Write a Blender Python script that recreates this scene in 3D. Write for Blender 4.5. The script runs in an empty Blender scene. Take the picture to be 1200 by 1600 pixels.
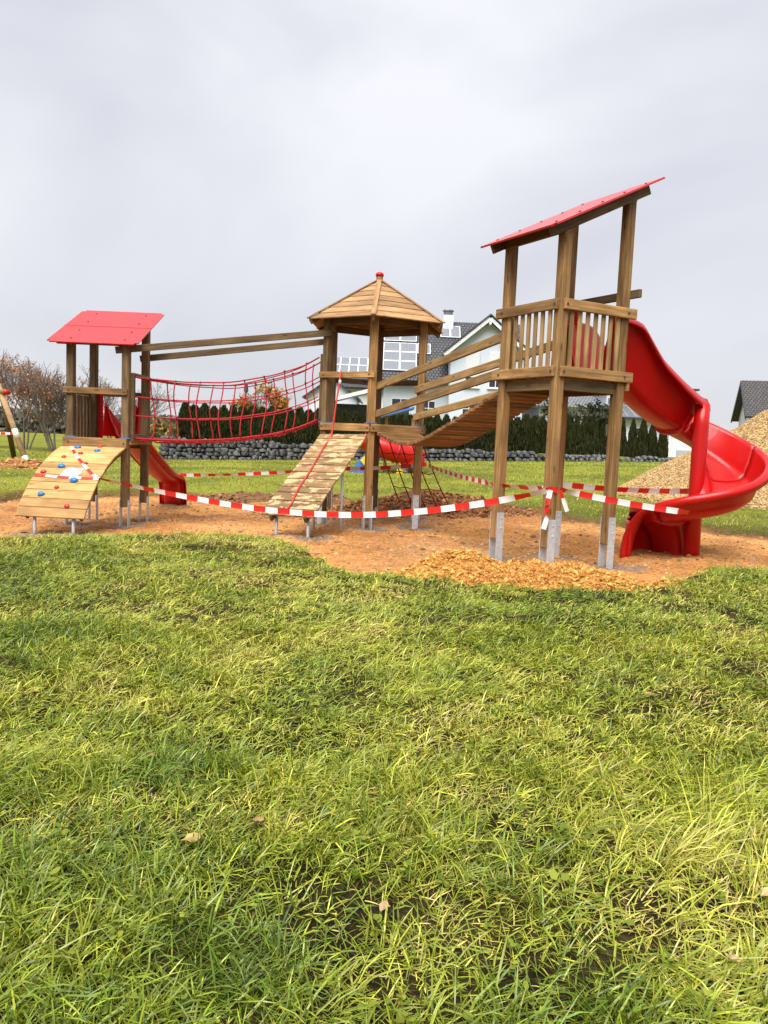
import bpy, bmesh, math, random
import numpy as np
from mathutils import Vector, Matrix

random.seed(7)
rng = np.random.default_rng(7)
SC = bpy.context.scene
COL = SC.collection
R = math.radians

# ------------------------------------------------------------------ camera
cam_d = bpy.data.cameras.new('camera')
cam = bpy.data.objects.new('camera', cam_d)
COL.objects.link(cam)
cam.matrix_world = (Matrix.Translation((0, 0, 1.6)) @ Matrix.Rotation(R(90 - 5.3025), 4, 'X')
                    @ Matrix.Rotation(R(2.3744), 4, 'Z'))
cam_d.sensor_fit = 'VERTICAL'
cam_d.angle = 2 * math.atan(800 / 1236)
cam_d.clip_start = 0.05
cam_d.clip_end = 3000
SC.camera = cam

# ------------------------------------------------------------------ sky, sun, exposure
SUN_EL, SUN_AZ = 56, 198          # azimuth: clockwise from +Y (north)
w = bpy.data.worlds.new('World'); SC.world = w; w.use_nodes = True
nt = w.node_tree; nt.nodes.clear()
def N(nt, t, **kw):
    n = nt.nodes.new(t)
    for k, v in kw.items():
        setattr(n, k, v)
    return n
out = N(nt, 'ShaderNodeOutputWorld'); bg = N(nt, 'ShaderNodeBackground')
sky = N(nt, 'ShaderNodeTexSky', sky_type='NISHITA', sun_disc=False)
sky.sun_elevation = R(SUN_EL); sky.sun_rotation = R(SUN_AZ)
tc = N(nt, 'ShaderNodeTexCoord'); mp = N(nt, 'ShaderNodeMapping'); mp.inputs['Scale'].default_value = (1, 1, 1.8)
mp.inputs['Location'].default_value = (-6.2, -3.3, 2.2)
nz = N(nt, 'ShaderNodeTexNoise'); nz.inputs['Scale'].default_value = 1.7; nz.inputs['Detail'].default_value = 4
nz.inputs['Roughness'].default_value = .48; nz.inputs['Distortion'].default_value = .35
rp = N(nt, 'ShaderNodeValToRGB')
rp.color_ramp.elements[0].position = .37; rp.color_ramp.elements[0].color = (.665, .675, .735, 1)
rp.color_ramp.elements[1].position = .63; rp.color_ramp.elements[1].color = (.90, .90, .945, 1)
sc_ = N(nt, 'ShaderNodeMix', data_type='RGBA', blend_type='MULTIPLY'); sc_.inputs[0].default_value = 1
sc_.inputs[7].default_value = (2.36, 2.36, 2.36, 1)
mx = N(nt, 'ShaderNodeMix', data_type='RGBA'); mx.inputs[0].default_value = .97
L = nt.links.new
L(tc.outputs['Generated'], mp.inputs['Vector']); L(mp.outputs['Vector'], nz.inputs['Vector'])
sep = N(nt, 'ShaderNodeSeparateXYZ'); L(tc.outputs['Generated'], sep.inputs[0])
el_ = N(nt, 'ShaderNodeMapRange'); el_.inputs[1].default_value = 0; el_.inputs[2].default_value = 1; el_.inputs[3].default_value = .875; el_.inputs[4].default_value = 1.29
L(sep.outputs['Z'], el_.inputs[0])
cie = N(nt, 'ShaderNodeMix', data_type='RGBA', blend_type='MULTIPLY'); cie.inputs[0].default_value = 1
L(nz.outputs['Fac'], rp.inputs['Fac']); L(rp.outputs['Color'], cie.inputs[6]); L(el_.outputs[0], cie.inputs[7]); L(cie.outputs[2], sc_.inputs[6])
L(sky.outputs['Color'], mx.inputs[6]); L(sc_.outputs[2], mx.inputs[7])
L(mx.outputs[2], bg.inputs['Color']); L(bg.outputs['Background'], out.inputs['Surface'])
bg.inputs['Strength'].default_value = .1
sd_ = bpy.data.lights.new('sun', 'SUN'); sun = bpy.data.objects.new('sun', sd_); COL.objects.link(sun)
sd_.energy = 1.5; sd_.angle = R(50); sd_.color = (1, .975, .94)
_az = R(SUN_AZ); _el = R(SUN_EL)
_dir = Vector((math.sin(_az) * math.cos(_el), math.cos(_az) * math.cos(_el), math.sin(_el)))   # towards the sun
sun.rotation_euler = _dir.to_track_quat('Z', 'Y').to_euler(); sun.location = _dir * 40
SC.view_settings.view_transform = 'Standard'; SC.view_settings.look = 'None'
SC.view_settings.gamma = 1; SC.view_settings.exposure = 2.1; SC.view_settings.use_curve_mapping = False
SC.cycles.max_bounces = 6

# ------------------------------------------------------------------ materials
def new_mat(name):
    m = bpy.data.materials.new(name); m.use_nodes = True
    t = m.node_tree; t.nodes.clear()
    o = N(t, 'ShaderNodeOutputMaterial'); b = N(t, 'ShaderNodeBsdfPrincipled')
    t.links.new(b.outputs[0], o.inputs['Surface'])
    return m, t, b
def ramp(t, stops):
    r = N(t, 'ShaderNodeValToRGB'); e = r.color_ramp.elements
    while len(e) < len(stops): e.new(.5)
    for k, (p, c) in enumerate(stops):
        e[k].position = p; e[k].color = (*c, 1)
    return r
def noise(t, vec, scale, detail=4, rough=.55, dist=0):
    n = N(t, 'ShaderNodeTexNoise'); n.inputs['Scale'].default_value = scale; n.inputs['Detail'].default_value = detail
    n.inputs['Roughness'].default_value = rough; n.inputs['Distortion'].default_value = dist
    if vec: t.links.new(vec, n.inputs['Vector'])
    return n
def mixc(t, f, a, b, mode='MIX'):
    m = N(t, 'ShaderNodeMix', data_type='RGBA', blend_type=mode)
    for s, v in ((0, f), (6, a), (7, b)):
        if isinstance(v, (int, float)): m.inputs[s].default_value = v
        elif isinstance(v, tuple): m.inputs[s].default_value = (*v, 1)
        else: t.links.new(v, m.inputs[s])
    return m.outputs[2]
def bump(t, b, h, strength, dist=.01):
    n = N(t, 'ShaderNodeBump'); n.inputs['Strength'].default_value = strength; n.inputs['Distance'].default_value = dist
    t.links.new(h, n.inputs['Height']); t.links.new(n.outputs[0], b.inputs['Normal'])
def math_(t, op, a, b=0.):
    m = N(t, 'ShaderNodeMath', operation=op)
    for k, v in enumerate((a, b)):
        if isinstance(v, (int, float)): m.inputs[k].default_value = v
        else: t.links.new(v, m.inputs[k])
    return m.outputs[0]
def obj_vec(t, scale, rnd=37.):
    tc = N(t, 'ShaderNodeTexCoord'); oi = N(t, 'ShaderNodeObjectInfo')
    ad = N(t, 'ShaderNodeVectorMath', operation='MULTIPLY_ADD')
    cb = N(t, 'ShaderNodeCombineXYZ')
    for k, f in enumerate((1., .7, .31)):
        t.links.new(math_(t, 'MULTIPLY', oi.outputs['Random'], rnd * f), cb.inputs[k])
    t.links.new(tc.outputs['Object'], ad.inputs[0]); ad.inputs[1].default_value = scale
    t.links.new(cb.outputs[0], ad.inputs[2])
    return ad.outputs[0], oi.outputs['Random'], tc.outputs['Object']
def wood(name, dark, mid, light, mud=None, rough=.75):
    m, t, b = new_mat(name)
    v, rnd, oc = obj_vec(t, (1.1, 22, 22))
    g = noise(t, v, 1.6, 6, .6, .25)
    r = ramp(t, [(.25, dark), (.5, mid), (.75, light)]); t.links.new(g.outputs[0], r.inputs[0])
    v2, _, _ = obj_vec(t, (1.6, 4, 4), 91.)
    bl = noise(t, v2, 1.3, 3)
    r2 = ramp(t, [(.3, (.66, .64, .62)), (.7, (1.16, 1.13, 1.08))]); t.links.new(bl.outputs[0], r2.inputs[0])
    c = mixc(t, 1., r.outputs[0], r2.outputs[0], 'MULTIPLY')
    # knots
    v3, _, _ = obj_vec(t, (2.4, 7, 7), 53.)
    vo = N(t, 'ShaderNodeTexVoronoi'); vo.inputs['Scale'].default_value = 1.0; t.links.new(v3, vo.inputs['Vector'])
    rk = ramp(t, [(.06, (1, 1, 1)), (.16, (0, 0, 0))]); t.links.new(vo.outputs['Distance'], rk.inputs[0])
    c = mixc(t, math_(t, 'MULTIPLY', rk.outputs[0], .7), c, tuple(x * .45 for x in dark))
    # value shift from piece to piece
    mr = N(t, 'ShaderNodeMapRange'); mr.inputs[3].default_value = .70; mr.inputs[4].default_value = 1.24
    t.links.new(rnd, mr.inputs[0])
    hsv = N(t, 'ShaderNodeHueSaturation'); t.links.new(mr.outputs[0], hsv.inputs['Value']); t.links.new(c, hsv.inputs['Color'])
    c = hsv.outputs[0]
    if mud:
        v4, _, _ = obj_vec(t, (2.0, 4.5, 4.5), 17.)
        nm = noise(t, v4, 1.8, 6, .62, .3)
        rm = ramp(t, [(.50, (0, 0, 0)), (.56, (1, 1, 1))]); t.links.new(nm.outputs[0], rm.inputs[0])
        c = mixc(t, math_(t, 'MULTIPLY', rm.outputs[0], .85), c, mud)
    t.links.new(c, b.inputs['Base Color']); b.inputs['Roughness'].default_value = rough
    b.inputs['Specular IOR Level'].default_value = .25
    bump(t, b, g.outputs[0], .35, .004)
    return m
def plain(name, col, rough=.5, metal=0., var=.12, scale=8., spec=.5, coat=0., bmp=0., coords='Object'):
    m, t, b = new_mat(name)
    tc = N(t, 'ShaderNodeTexCoord')
    n = noise(t, tc.outputs[coords], scale, 5, .6)
    r = ramp(t, [(.3, tuple(c * (1 - var) for c in col)), (.7, tuple(min(1, c * (1 + var)) for c in col))])
    t.links.new(n.outputs[0], r.inputs[0]); t.links.new(r.outputs[0], b.inputs['Base Color'])
    b.inputs['Roughness'].default_value = rough; b.inputs['Metallic'].default_value = metal
    b.inputs['Specular IOR Level'].default_value = spec; b.inputs['Coat Weight'].default_value = coat
    if bmp: bump(t, b, n.outputs[0], bmp, .01)
    return m
def vcol(name, rough=.6, trans=0., spec=.3, bmp=None, nscale=0, namt=.3):
    m, t, b = new_mat(name)
    a = N(t, 'ShaderNodeAttribute', attribute_name='Col')
    c = a.outputs['Color']
    if nscale:
        tc = N(t, 'ShaderNodeTexCoord'); n = noise(t, tc.outputs['Object'], nscale, 6, .65)
        r = ramp(t, [(.3, (1 - namt,) * 3), (.7, (1 + namt,) * 3)]); t.links.new(n.outputs[0], r.inputs[0])
        c = mixc(t, 1., c, r.outputs[0], 'MULTIPLY')
        if bmp: bump(t, b, n.outputs[0], bmp[0], bmp[1])
    t.links.new(c, b.inputs['Base Color']); b.inputs['Roughness'].default_value = rough
    b.inputs['Specular IOR Level'].default_value = spec
    if trans:
        o = next(n for n in t.nodes if n.type == 'OUTPUT_MATERIAL')
        tr = N(t, 'ShaderNodeBsdfTranslucent'); mxs = N(t, 'ShaderNodeMixShader'); mxs.inputs[0].default_value = trans
        t.links.new(c, tr.inputs['Color']); t.links.new(b.outputs[0], mxs.inputs[1]); t.links.new(tr.outputs[0], mxs.inputs[2])
        t.links.new(mxs.outputs[0], o.inputs['Surface'])
    return m

M = {}
M['wood'] = wood('treated_wood', (0.138, 0.074, 0.027), (0.281, 0.158, 0.059), (0.454, 0.273, 0.107))
M['wood_slat'] = wood('slat_wood', (0.189, 0.111, 0.045), (0.344, 0.217, 0.088), (0.488, 0.327, 0.144))
M['wood_old'] = wood('olive_weathered_wood', (0.077, 0.049, 0.023), (0.150, 0.097, 0.046), (0.242, 0.167, 0.080))
M['wood_fresh'] = wood('fresh_pine', (0.378, 0.206, 0.073), (0.525, 0.304, 0.116), (0.630, 0.392, 0.163))
M['wood_roof'] = wood('roof_larch', (0.205, 0.113, 0.052), (0.356, 0.206, 0.094), (0.475, 0.299, 0.146))
M['wood_ramp'] = wood('muddy_ramp_wood', (0.146, 0.083, 0.039), (0.251, 0.153, 0.070), (0.345, 0.219, 0.106), mud=(.52, .36, .185))
M['wood_bridge'] = wood('bridge_wood', (0.136, 0.063, 0.022), (0.231, 0.116, 0.041), (0.319, 0.172, 0.068))
M['galv'] = plain('galvanised_steel', (.56, .58, .60), .45, .45, .15, 14)
M['bolt'] = plain('bolt_steel', (.10, .085, .07), .5, .6)
M['red_roof'] = plain('red_roof_panel', (.50, .012, .013), .36, 0, .06, 3, coat=.15)
M['red'] = plain('red_fibreglass', (.44, .005, .004), .34, 0, .05, 3, spec=.3, coat=.18)
M['dark_red'] = plain('dark_red_edge', (.30, .006, .010), .4, 0, .05)
M['red_rope'] = plain('red_rope', (.42, .008, .014), .7, 0, .3, 160, bmp=.4)
M['pink_rope'] = plain('faded_red_rope', (.58, .045, .035), .7, 0, .25, 160, bmp=.4)
M['dark_rope'] = plain('dark_red_rope', (.16, .012, .014), .75, 0, .3, 160)
M['joint'] = plain('black_rubber', (.012, .012, .013), .5)
M['blue'] = plain('blue_hold', (.01, .16, .44), .35, 0, .1, 20)
M['blue_strap'] = plain('blue_strap', (.05, .12, .34), .6)
M['redhold'] = plain('red_hold', (.46, .014, .014), .35, 0, .1, 20)
M['blue_roof'] = plain('blue_roof_panel', (.05, .16, .50), .4)
M['yellow'] = plain('yellow_panel', (.72, .50, .03), .4)
M['white'] = plain('white_plaster', (.62, .64, .66), .85, 0, .04, 1.5)
M['bluewhite'] = plain('pale_blue_plaster', (.50, .55, .60), .85, 0, .04, 1.5)
M['white_trim'] = plain('white_trim', (.68, .68, .67), .5)
M['dark_trim'] = plain('dark_fascia', (.035, .036, .04), .5)
M['shutter'] = plain('white_shutter', (.58, .59, .60), .5, 0, .03)
M['grey_metal'] = plain('grey_metal_roof', (.17, .18, .19), .4, .4, .1, 2)
M['grey_door'] = plain('grey_door', (.34, .36, .37), .5)
M['trunk'] = plain('bark', (.15, .122, .10), .9, 0, .3, 9, bmp=.5)
M['log'] = wood('swing_log', (.24, .15, .07), (.36, .235, .115), (.46, .32, .17))
M['glass'] = plain('window_glass', (.02, .024, .03), .08, 0, .1, 1)
M['stone'] = None

def tiles(name, c1, c2, sx, sy):
    m, t, b = new_mat(name)
    tc = N(t, 'ShaderNodeTexCoord'); mp = N(t, 'ShaderNodeMapping'); mp.inputs['Scale'].default_value = (1, 1, 1)
    t.links.new(tc.outputs['UV'], mp.inputs['Vector'])
    br = N(t, 'ShaderNodeTexBrick'); t.links.new(mp.outputs[0], br.inputs['Vector'])
    br.inputs['Scale'].default_value = 1; br.inputs['Brick Width'].default_value = sx; br.inputs['Row Height'].default_value = sy
    br.inputs['Mortar Size'].default_value = .035; br.inputs['Mortar Smooth'].default_value = .6
    br.inputs['Color1'].default_value = (*c1, 1); br.inputs['Color2'].default_value = (*c2, 1); br.inputs['Mortar'].default_value = (.008, .008, .009, 1)
    t.links.new(br.outputs['Color'], b.inputs['Base Color']); b.inputs['Roughness'].default_value = .45
    bump(t, b, math_(t, 'SUBTRACT', 1., br.outputs['Fac']), .8, .06)
    return m
M['tile'] = tiles('anthracite_roof_tile', (.05, .052, .056), (.07, .072, .078), .26, .30)
M['tile_grey'] = tiles('grey_roof_tile', (.16, .165, .17), (.2, .205, .21), .26, .30)
M['tile_brown'] = tiles('brown_roof_tile', (.052, .046, .045), (.085, .072, .068), .26, .30)
def solar_mat():
    m, t, b = new_mat('solar_cell')
    tc = N(t, 'ShaderNodeTexCoord')
    br = N(t, 'ShaderNodeTexBrick'); t.links.new(tc.outputs['Object'], br.inputs['Vector'])
    br.offset = 0; br.inputs['Scale'].default_value = 1; br.inputs['Brick Width'].default_value = .2; br.inputs['Row Height'].default_value = .2
    br.inputs['Mortar Size'].default_value = .012
    br.inputs['Color1'].default_value = (.15, .16, .18, 1); br.inputs['Color2'].default_value = (.165, .175, .195, 1); br.inputs['Mortar'].default_value = (.20, .21, .225, 1)  # cells greyed in the base colour to stand for reflected sky
    t.links.new(br.outputs['Color'], b.inputs['Base Color']); b.inputs['Roughness'].default_value = .22
    b.inputs['Specular IOR Level'].default_value = .8
    return m
M['solar'] = solar_mat()
def stone_mat():
    m, t, b = new_mat('grey_basalt')
    v, rnd, oc = obj_vec(t, (3, 3, 3))
    n = noise(t, v, 2, 6, .65)
    r = ramp(t, [(.3, (.04, .04, .042)), (.55, (.105, .105, .108)), (.8, (.24, .235, .225))]); t.links.new(n.outputs[0], r.inputs[0])
    mr = N(t, 'ShaderNodeMapRange'); mr.inputs[3].default_value = .5; mr.inputs[4].default_value = 1.25; t.links.new(rnd, mr.inputs[0])
    h = N(t, 'ShaderNodeHueSaturation'); t.links.new(mr.outputs[0], h.inputs['Value']); t.links.new(r.outputs[0], h.inputs['Color'])
    t.links.new(h.outputs[0], b.inputs['Base Color']); b.inputs['Roughness'].default_value = .9
    bump(t, b, n.outputs[0], .6, .03)
    return m
M['stone'] = stone_mat()
def tape_mat():
    m, t, b = new_mat('red_white_tape')
    uv = N(t, 'ShaderNodeUVMap', uv_map='UVMap'); sp = N(t, 'ShaderNodeSeparateXYZ'); t.links.new(uv.outputs[0], sp.inputs[0])
    f = math_(t, 'FRACT', math_(t, 'DIVIDE', sp.outputs[0], .40))
    st = math_(t, 'GREATER_THAN', f, .5)
    c = mixc(t, st, (.60, .018, .012), (.70, .69, .67))
    t.links.new(c, b.inputs['Base Color']); b.inputs['Roughness'].default_value = .38
    return m
M['tape'] = tape_mat()
def notice_mat():
    m, t, b = new_mat('printed_notice')
    uv = N(t, 'ShaderNodeUVMap', uv_map='UVMap'); sp = N(t, 'ShaderNodeSeparateXYZ'); t.links.new(uv.outputs[0], sp.inputs[0])
    mp = N(t, 'ShaderNodeMapping'); mp.inputs['Scale'].default_value = (38, 9, 1); t.links.new(uv.outputs[0], mp.inputs[0])
    n = noise(t, mp.outputs[0], 1, 2)
    txt = math_(t, 'GREATER_THAN', n.outputs[0], .45)
    row = math_(t, 'LESS_THAN', math_(t, 'ABSOLUTE', math_(t, 'SUBTRACT', math_(t, 'FRACT', math_(t, 'MULTIPLY', sp.outputs[1], 3.2)), .62)), .13)
    inx = math_(t, 'LESS_THAN', math_(t, 'ABSOLUTE', math_(t, 'SUBTRACT', sp.outputs[0], .5)), .27)
    f = math_(t, 'MULTIPLY', math_(t, 'MULTIPLY', txt, row), inx)
    c = mixc(t, math_(t, 'MULTIPLY', f, .8), (.60, .61, .62), (.16, .14, .20))
    t.links.new(c, b.inputs['Base Color']); b.inputs['Roughness'].default_value = .3
    return m
M['notice'] = notice_mat()
M['grass'] = vcol('grass_blade', .36, .20, .5)
M['leaf'] = vcol('leaf', .6, .25, .2)
M['needle'] = vcol('thuja_needle', .7, .12, .15)
M['soil'] = vcol('soil', .95, 0, .1, (1., .04), 22, .45)
M['turf'] = vcol('turf', .95, 0, .1, (1., .05), 30, .6)
M['chip'] = vcol('wood_chip', .85, 0, .15)

# ------------------------------------------------------------------ helpers
WM = {}
def put(o, parent=None, mtx=None):
    COL.objects.link(o)
    mtx = mtx or Matrix.Identity(4)
    WM[o.name] = mtx.copy()
    o.matrix_basis = mtx
    if parent is not None:
        o.parent = parent; o.matrix_parent_inverse = WM[parent.name].inverted()
    return o
def tag(o, label=None, cat=None, group=None, kind=None):
    if label: o['label'] = label
    if cat: o['category'] = cat
    if group: o['group'] = group
    if kind: o['kind'] = kind
    return o
def thing(name, label, cat, loc, group=None):
    o = bpy.data.objects.new(name, None); o.empty_display_size = .2
    put(o, None, Matrix.Translation(loc)); return tag(o, label, cat, group)
def mesh_of(name, verts, faces, mat, smooth=False):
    me = bpy.data.meshes.new(name); me.from_pydata([tuple(v) for v in verts], [], [tuple(f) for f in faces]); me.update()
    if mat: me.materials.append(mat)
    if smooth: me.polygons.foreach_set('use_smooth', [True] * len(me.polygons))
    return me
def obj(name, me, parent=None, mtx=None):
    return put(bpy.data.objects.new(name, me), parent, mtx)
_bx = {}
def box_mesh(l, w_, t_, mat, bev):
    k = (round(l, 3), round(w_, 3), round(t_, 3), mat.name, round(bev, 4))
    if k in _bx: return _bx[k]
    bm = bmesh.new(); bmesh.ops.create_cube(bm, size=1)
    bmesh.ops.scale(bm, vec=(l, w_, t_), verts=bm.verts)
    if bev: bmesh.ops.bevel(bm, geom=bm.edges[:], offset=bev, segments=1, affect='EDGES')
    me = bpy.data.meshes.new('plank'); bm.to_mesh(me); bm.free(); me.materials.append(mat)
    _bx[k] = me; return me
def frame(p, x, up):
    x = Vector(x).normalized(); up = Vector(up); y = up.cross(x).normalized(); z = x.cross(y)
    return Matrix(((x.x, y.x, z.x, p[0]), (x.y, y.y, z.y, p[1]), (x.z, y.z, z.z, p[2]), (0, 0, 0, 1)))
def beam(name, p, q, wy, tz, mat, parent=None, up=(0, 0, 1), bev=.006, ext=(0, 0)):
    p, q = Vector(p), Vector(q); d = (q - p).normalized(); p = p - d * ext[0]; q = q + d * ext[1]
    if abs(d.dot(Vector(up).normalized())) > .99: up = (0, 1, 0)
    return obj(name, box_mesh((q - p).length, wy, tz, mat, bev), parent, frame((p + q) / 2, d, up))
def post(name, x, y, z0, z1, s, mat, parent, ang):
    return beam(name, (x, y, z0), (x, y, z1), s, s, mat, parent, up=(math.cos(ang), math.sin(ang), 0), bev=.010)
def tube_geo(pts, rad, n=6, cap=True):
    pts = np.asarray(pts, float); k = len(pts)
    rad = np.full(k, rad) if np.isscalar(rad) else np.asarray(rad, float)
    tan = np.gradient(pts, axis=0); tan /= np.linalg.norm(tan, axis=1)[:, None] + 1e-12
    ref = np.array([0, 0, 1.]) if abs(tan[:, 2]).mean() < .8 else np.array([1., 0, 0])
    a = np.cross(tan, ref); a /= np.linalg.norm(a, axis=1)[:, None] + 1e-12; b = np.cross(tan, a)
    th = np.linspace(0, 2 * np.pi, n, endpoint=False)
    V = pts[:, None] + rad[:, None, None] * (np.cos(th)[None, :, None] * a[:, None] + np.sin(th)[None, :, None] * b[:, None])
    Fc = [(i * n + j, i * n + (j + 1) % n, (i + 1) * n + (j + 1) % n, (i + 1) * n + j) for i in range(k - 1) for j in range(n)]
    if cap: Fc += [tuple(range(n))[::-1], tuple((k - 1) * n + j for j in range(n))]
    return V.reshape(-1, 3), Fc
def tube(name, pts, rad, mat, parent=None, n=6):
    pts = np.asarray(pts, float); c = pts.mean(0)
    V, Fc = tube_geo(pts - c, rad, n)
    return obj(name, mesh_of(name, V, Fc, mat, True), parent, Matrix.Translation(c))
class MB:
    def __init__(s): s.v = []; s.f = []; s.n = 0
    def add(s, V, Fc):
        s.v.append(np.asarray(V, float)); s.f += [tuple(i + s.n for i in f) for f in Fc]; s.n += len(V)
    def box(s, c, size, mtx=None):
        V = np.array([(x, y, z) for x in (-.5, .5) for y in (-.5, .5) for z in (-.5, .5)]) * size + c
        s.add(V, [(0, 1, 3, 2), (4, 6, 7, 5), (0, 4, 5, 1), (2, 3, 7, 6), (0, 2, 6, 4), (1, 5, 7, 3)])
    def build(s, name, mat, parent=None, mtx=None, smooth=False):
        return obj(name, mesh_of(name, np.concatenate(s.v), s.f, mat, smooth), parent, mtx)
def big_mesh(name, V, loops, starts, totals, mat, col=None, smooth=False):
    me = bpy.data.meshes.new(name)
    me.vertices.add(len(V)); me.vertices.foreach_set('co', np.ascontiguousarray(V, np.float32).ravel())
    me.loops.add(len(loops)); me.loops.foreach_set('vertex_index', np.ascontiguousarray(loops, np.int32))
    me.polygons.add(len(starts)); me.polygons.foreach_set('loop_start', np.ascontiguousarray(starts, np.int32))
    try: me.polygons.foreach_set('loop_total', np.ascontiguousarray(totals, np.int32))
    except Exception: pass
    me.polygons.foreach_set('use_smooth', np.full(len(starts), smooth))
    me.update(calc_edges=True)
    if col is not None:
        a = me.color_attributes.new('Col', 'FLOAT_COLOR', 'POINT')
        a.data.foreach_set('color', np.concatenate([col, np.ones((len(col), 1))], 1).astype(np.float32).ravel())
    me.materials.append(mat); return me
def multi(name, V, F4, mat, col=None, smooth=False):
    "all faces with the same corner count: F4 (m,k)"
    F4 = np.asarray(F4); m, k = F4.shape
    return big_mesh(name, V, F4.ravel(), np.arange(m) * k, np.full(m, k), mat, col, smooth)
# value noise
_lat = np.random.default_rng(3).random((256, 256))
def vnoise(x, y, s=1., seed=0):
    x = np.asarray(x) * s + seed * 17.3; y = np.asarray(y) * s + seed * 9.1
    xi = np.floor(x).astype(int); yi = np.floor(y).astype(int); fx = x - xi; fy = y - yi
    fx = fx * fx * (3 - 2 * fx); fy = fy * fy * (3 - 2 * fy)
    g = lambda i, j: _lat[i % 256, j % 256]
    return (g(xi, yi) * (1 - fx) + g(xi + 1, yi) * fx) * (1 - fy) + (g(xi, yi + 1) * (1 - fx) + g(xi + 1, yi + 1) * fx) * fy
def fbm(x, y, s, seed=0, o=4):
    v = 0; a = 1; tot = 0
    for k in range(o): v = v + a * vnoise(x, y, s * 2 ** k, seed + k); tot += a; a *= .5
    return v / tot
def sstep(a, b, x):
    t = np.clip((x - a) / (b - a), 0, 1); return t * t * (3 - 2 * t)

# ------------------------------------------------------------------ terrain
PIT = np.array([(-9.5, 11.5), (-7.2, 11.05), (-5.5, 11.28), (-4.45, 11.41), (-2.87, 11.75), (-1.75, 11.75), (-1.2, 10.9), (-.8, 9.7), (-.4, 8.84), (.17, 8.69),
                (1.0, 8.15), (1.9, 8.0), (2.85, 8.35), (3.98, 9.6), (4.95, 9.95), (7.5, 10.5), (10, 12), (8.6, 13.2), (6.7, 13.6), (6.1, 15.0), (4.4, 15.6),
                (3.6, 17.6), (2.6, 19.6), (.5, 20), (-1.2, 19.2), (-3.0, 20.3), (-6.2, 20.6), (-8.6, 18.6), (-9.2, 15.5), (-10, 13.5)])
def pit_sd(x, y):
    x = np.asarray(x, float); y = np.asarray(y, float)
    d = np.full(x.shape, 1e9); ins = np.zeros(x.shape, bool)
    a = PIT; b = np.roll(PIT, -1, 0)
    for (ax, ay), (bx, by) in zip(a, b):
        ex, ey = bx - ax, by - ay
        t = np.clip(((x - ax) * ex + (y - ay) * ey) / (ex * ex + ey * ey), 0, 1)
        d = np.minimum(d, np.hypot(x - ax - t * ex, y - ay - t * ey))
        c = ((ay > y) != (by > y)) & (x < (bx - ax) * (y - ay) / (by - ay + 1e-12) + ax)
        ins ^= c
    s = np.where(ins, -d, d)
    return s + (fbm(x, y, 1.3, 5, 3) - .5) * .6 + (fbm(x, y, 6., 15, 2) - .5) * .22
def z_pit(x, y):
    return .05 + .0183 * (x - 2.2) - .005 * (y - 10)
def pit_relief(x, y):
    rid = 1 - np.abs(fbm(x + y * .35, y * 1.7, 1.6, 13, 3) - .5) * 4
    return z_pit(x, y) + (fbm(x, y, .9, 11, 4) - .5) * .11 + (fbm(x, y, 5., 21, 3) - .5) * .07 + np.clip(rid, 0, 1) ** 3 * .04 * sstep(9.2, 11.5, y)
WALL_A, WALL_B = np.array([-11.5, 41.0]), np.array([17.2, 45.6])
def wall_y(x): return WALL_A[1] + (x - WALL_A[0]) / (WALL_B[0] - WALL_A[0]) * (WALL_B[1] - WALL_A[1])
def z_lawn_base(x, y):
    near = z_pit(np.clip(x, -12, 12), np.minimum(y, 20)) + .11
    far = np.clip(.05 + .032 * (x + 11.5), -.1, 1.1)
    z = near + (far - near) * sstep(15, 40, y)
    terr = 1.12 * sstep(-13.2, -11.2, x) * sstep(.15, .7, y - wall_y(np.clip(x, -11.5, 40)))
    return np.maximum(z, terr)
def z_ground(x, y):
    x = np.asarray(x, float); y = np.asarray(y, float)
    z = z_lawn_base(x, y)
    lump = (fbm(x, y, 1.1, 31, 4) - .5) * .10 * sstep(60, 20, y) + (fbm(x, y, 4.5, 41, 2) - .5) * .03 * sstep(25, 10, y)
    z = z + lump
    s = pit_sd(x, y) if True else 0
    inside = 1 - sstep(0., .16, s)
    return z * (1 - inside) + (z_pit(x, y) - .14) * inside
def axis(segs):
    o = []
    for a, b, st in segs: o += list(np.arange(a, b, st))
    return np.array(o)
def grid_mesh(name, xs, ys, zf, mat, colf):
    X, Y = np.meshgrid(xs, ys); Z = zf(X, Y); nx, ny = len(xs), len(ys)
    V = np.stack([X, Y, Z], -1).reshape(-1, 3)
    i = (np.arange(ny - 1)[:, None] * nx + np.arange(nx - 1)[None]).ravel()
    return multi(name, V, np.stack([i, i + 1, i + nx + 1, i + nx], 1), mat, colf(X, Y).reshape(-1, 3), True)
def lerp(a, b, t): return np.asarray(a)[None, None] * (1 - t[..., None]) + np.asarray(b)[None, None] * t[..., None]
xs = axis([(-900, -100, 50), (-100, -30, 6), (-30, -12, 1), (-12, 12, .12), (12, 34, .7), (34, 100, 6), (100, 901, 50)])
ys = axis([(-30, -3, 3), (-3, 14, .12), (14, 24, .2), (24, 49, .35), (49, 100, 4), (100, 1201, 50)])
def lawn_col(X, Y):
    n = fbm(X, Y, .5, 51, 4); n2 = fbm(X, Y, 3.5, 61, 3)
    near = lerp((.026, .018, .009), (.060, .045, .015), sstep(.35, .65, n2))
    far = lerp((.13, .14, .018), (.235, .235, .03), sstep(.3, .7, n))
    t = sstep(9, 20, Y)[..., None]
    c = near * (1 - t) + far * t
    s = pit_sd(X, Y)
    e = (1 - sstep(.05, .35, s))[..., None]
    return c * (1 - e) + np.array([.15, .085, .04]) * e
tag(obj('lawn', grid_mesh('lawn', xs, ys, z_ground, M['turf'], lawn_col)), kind='structure')

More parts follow.
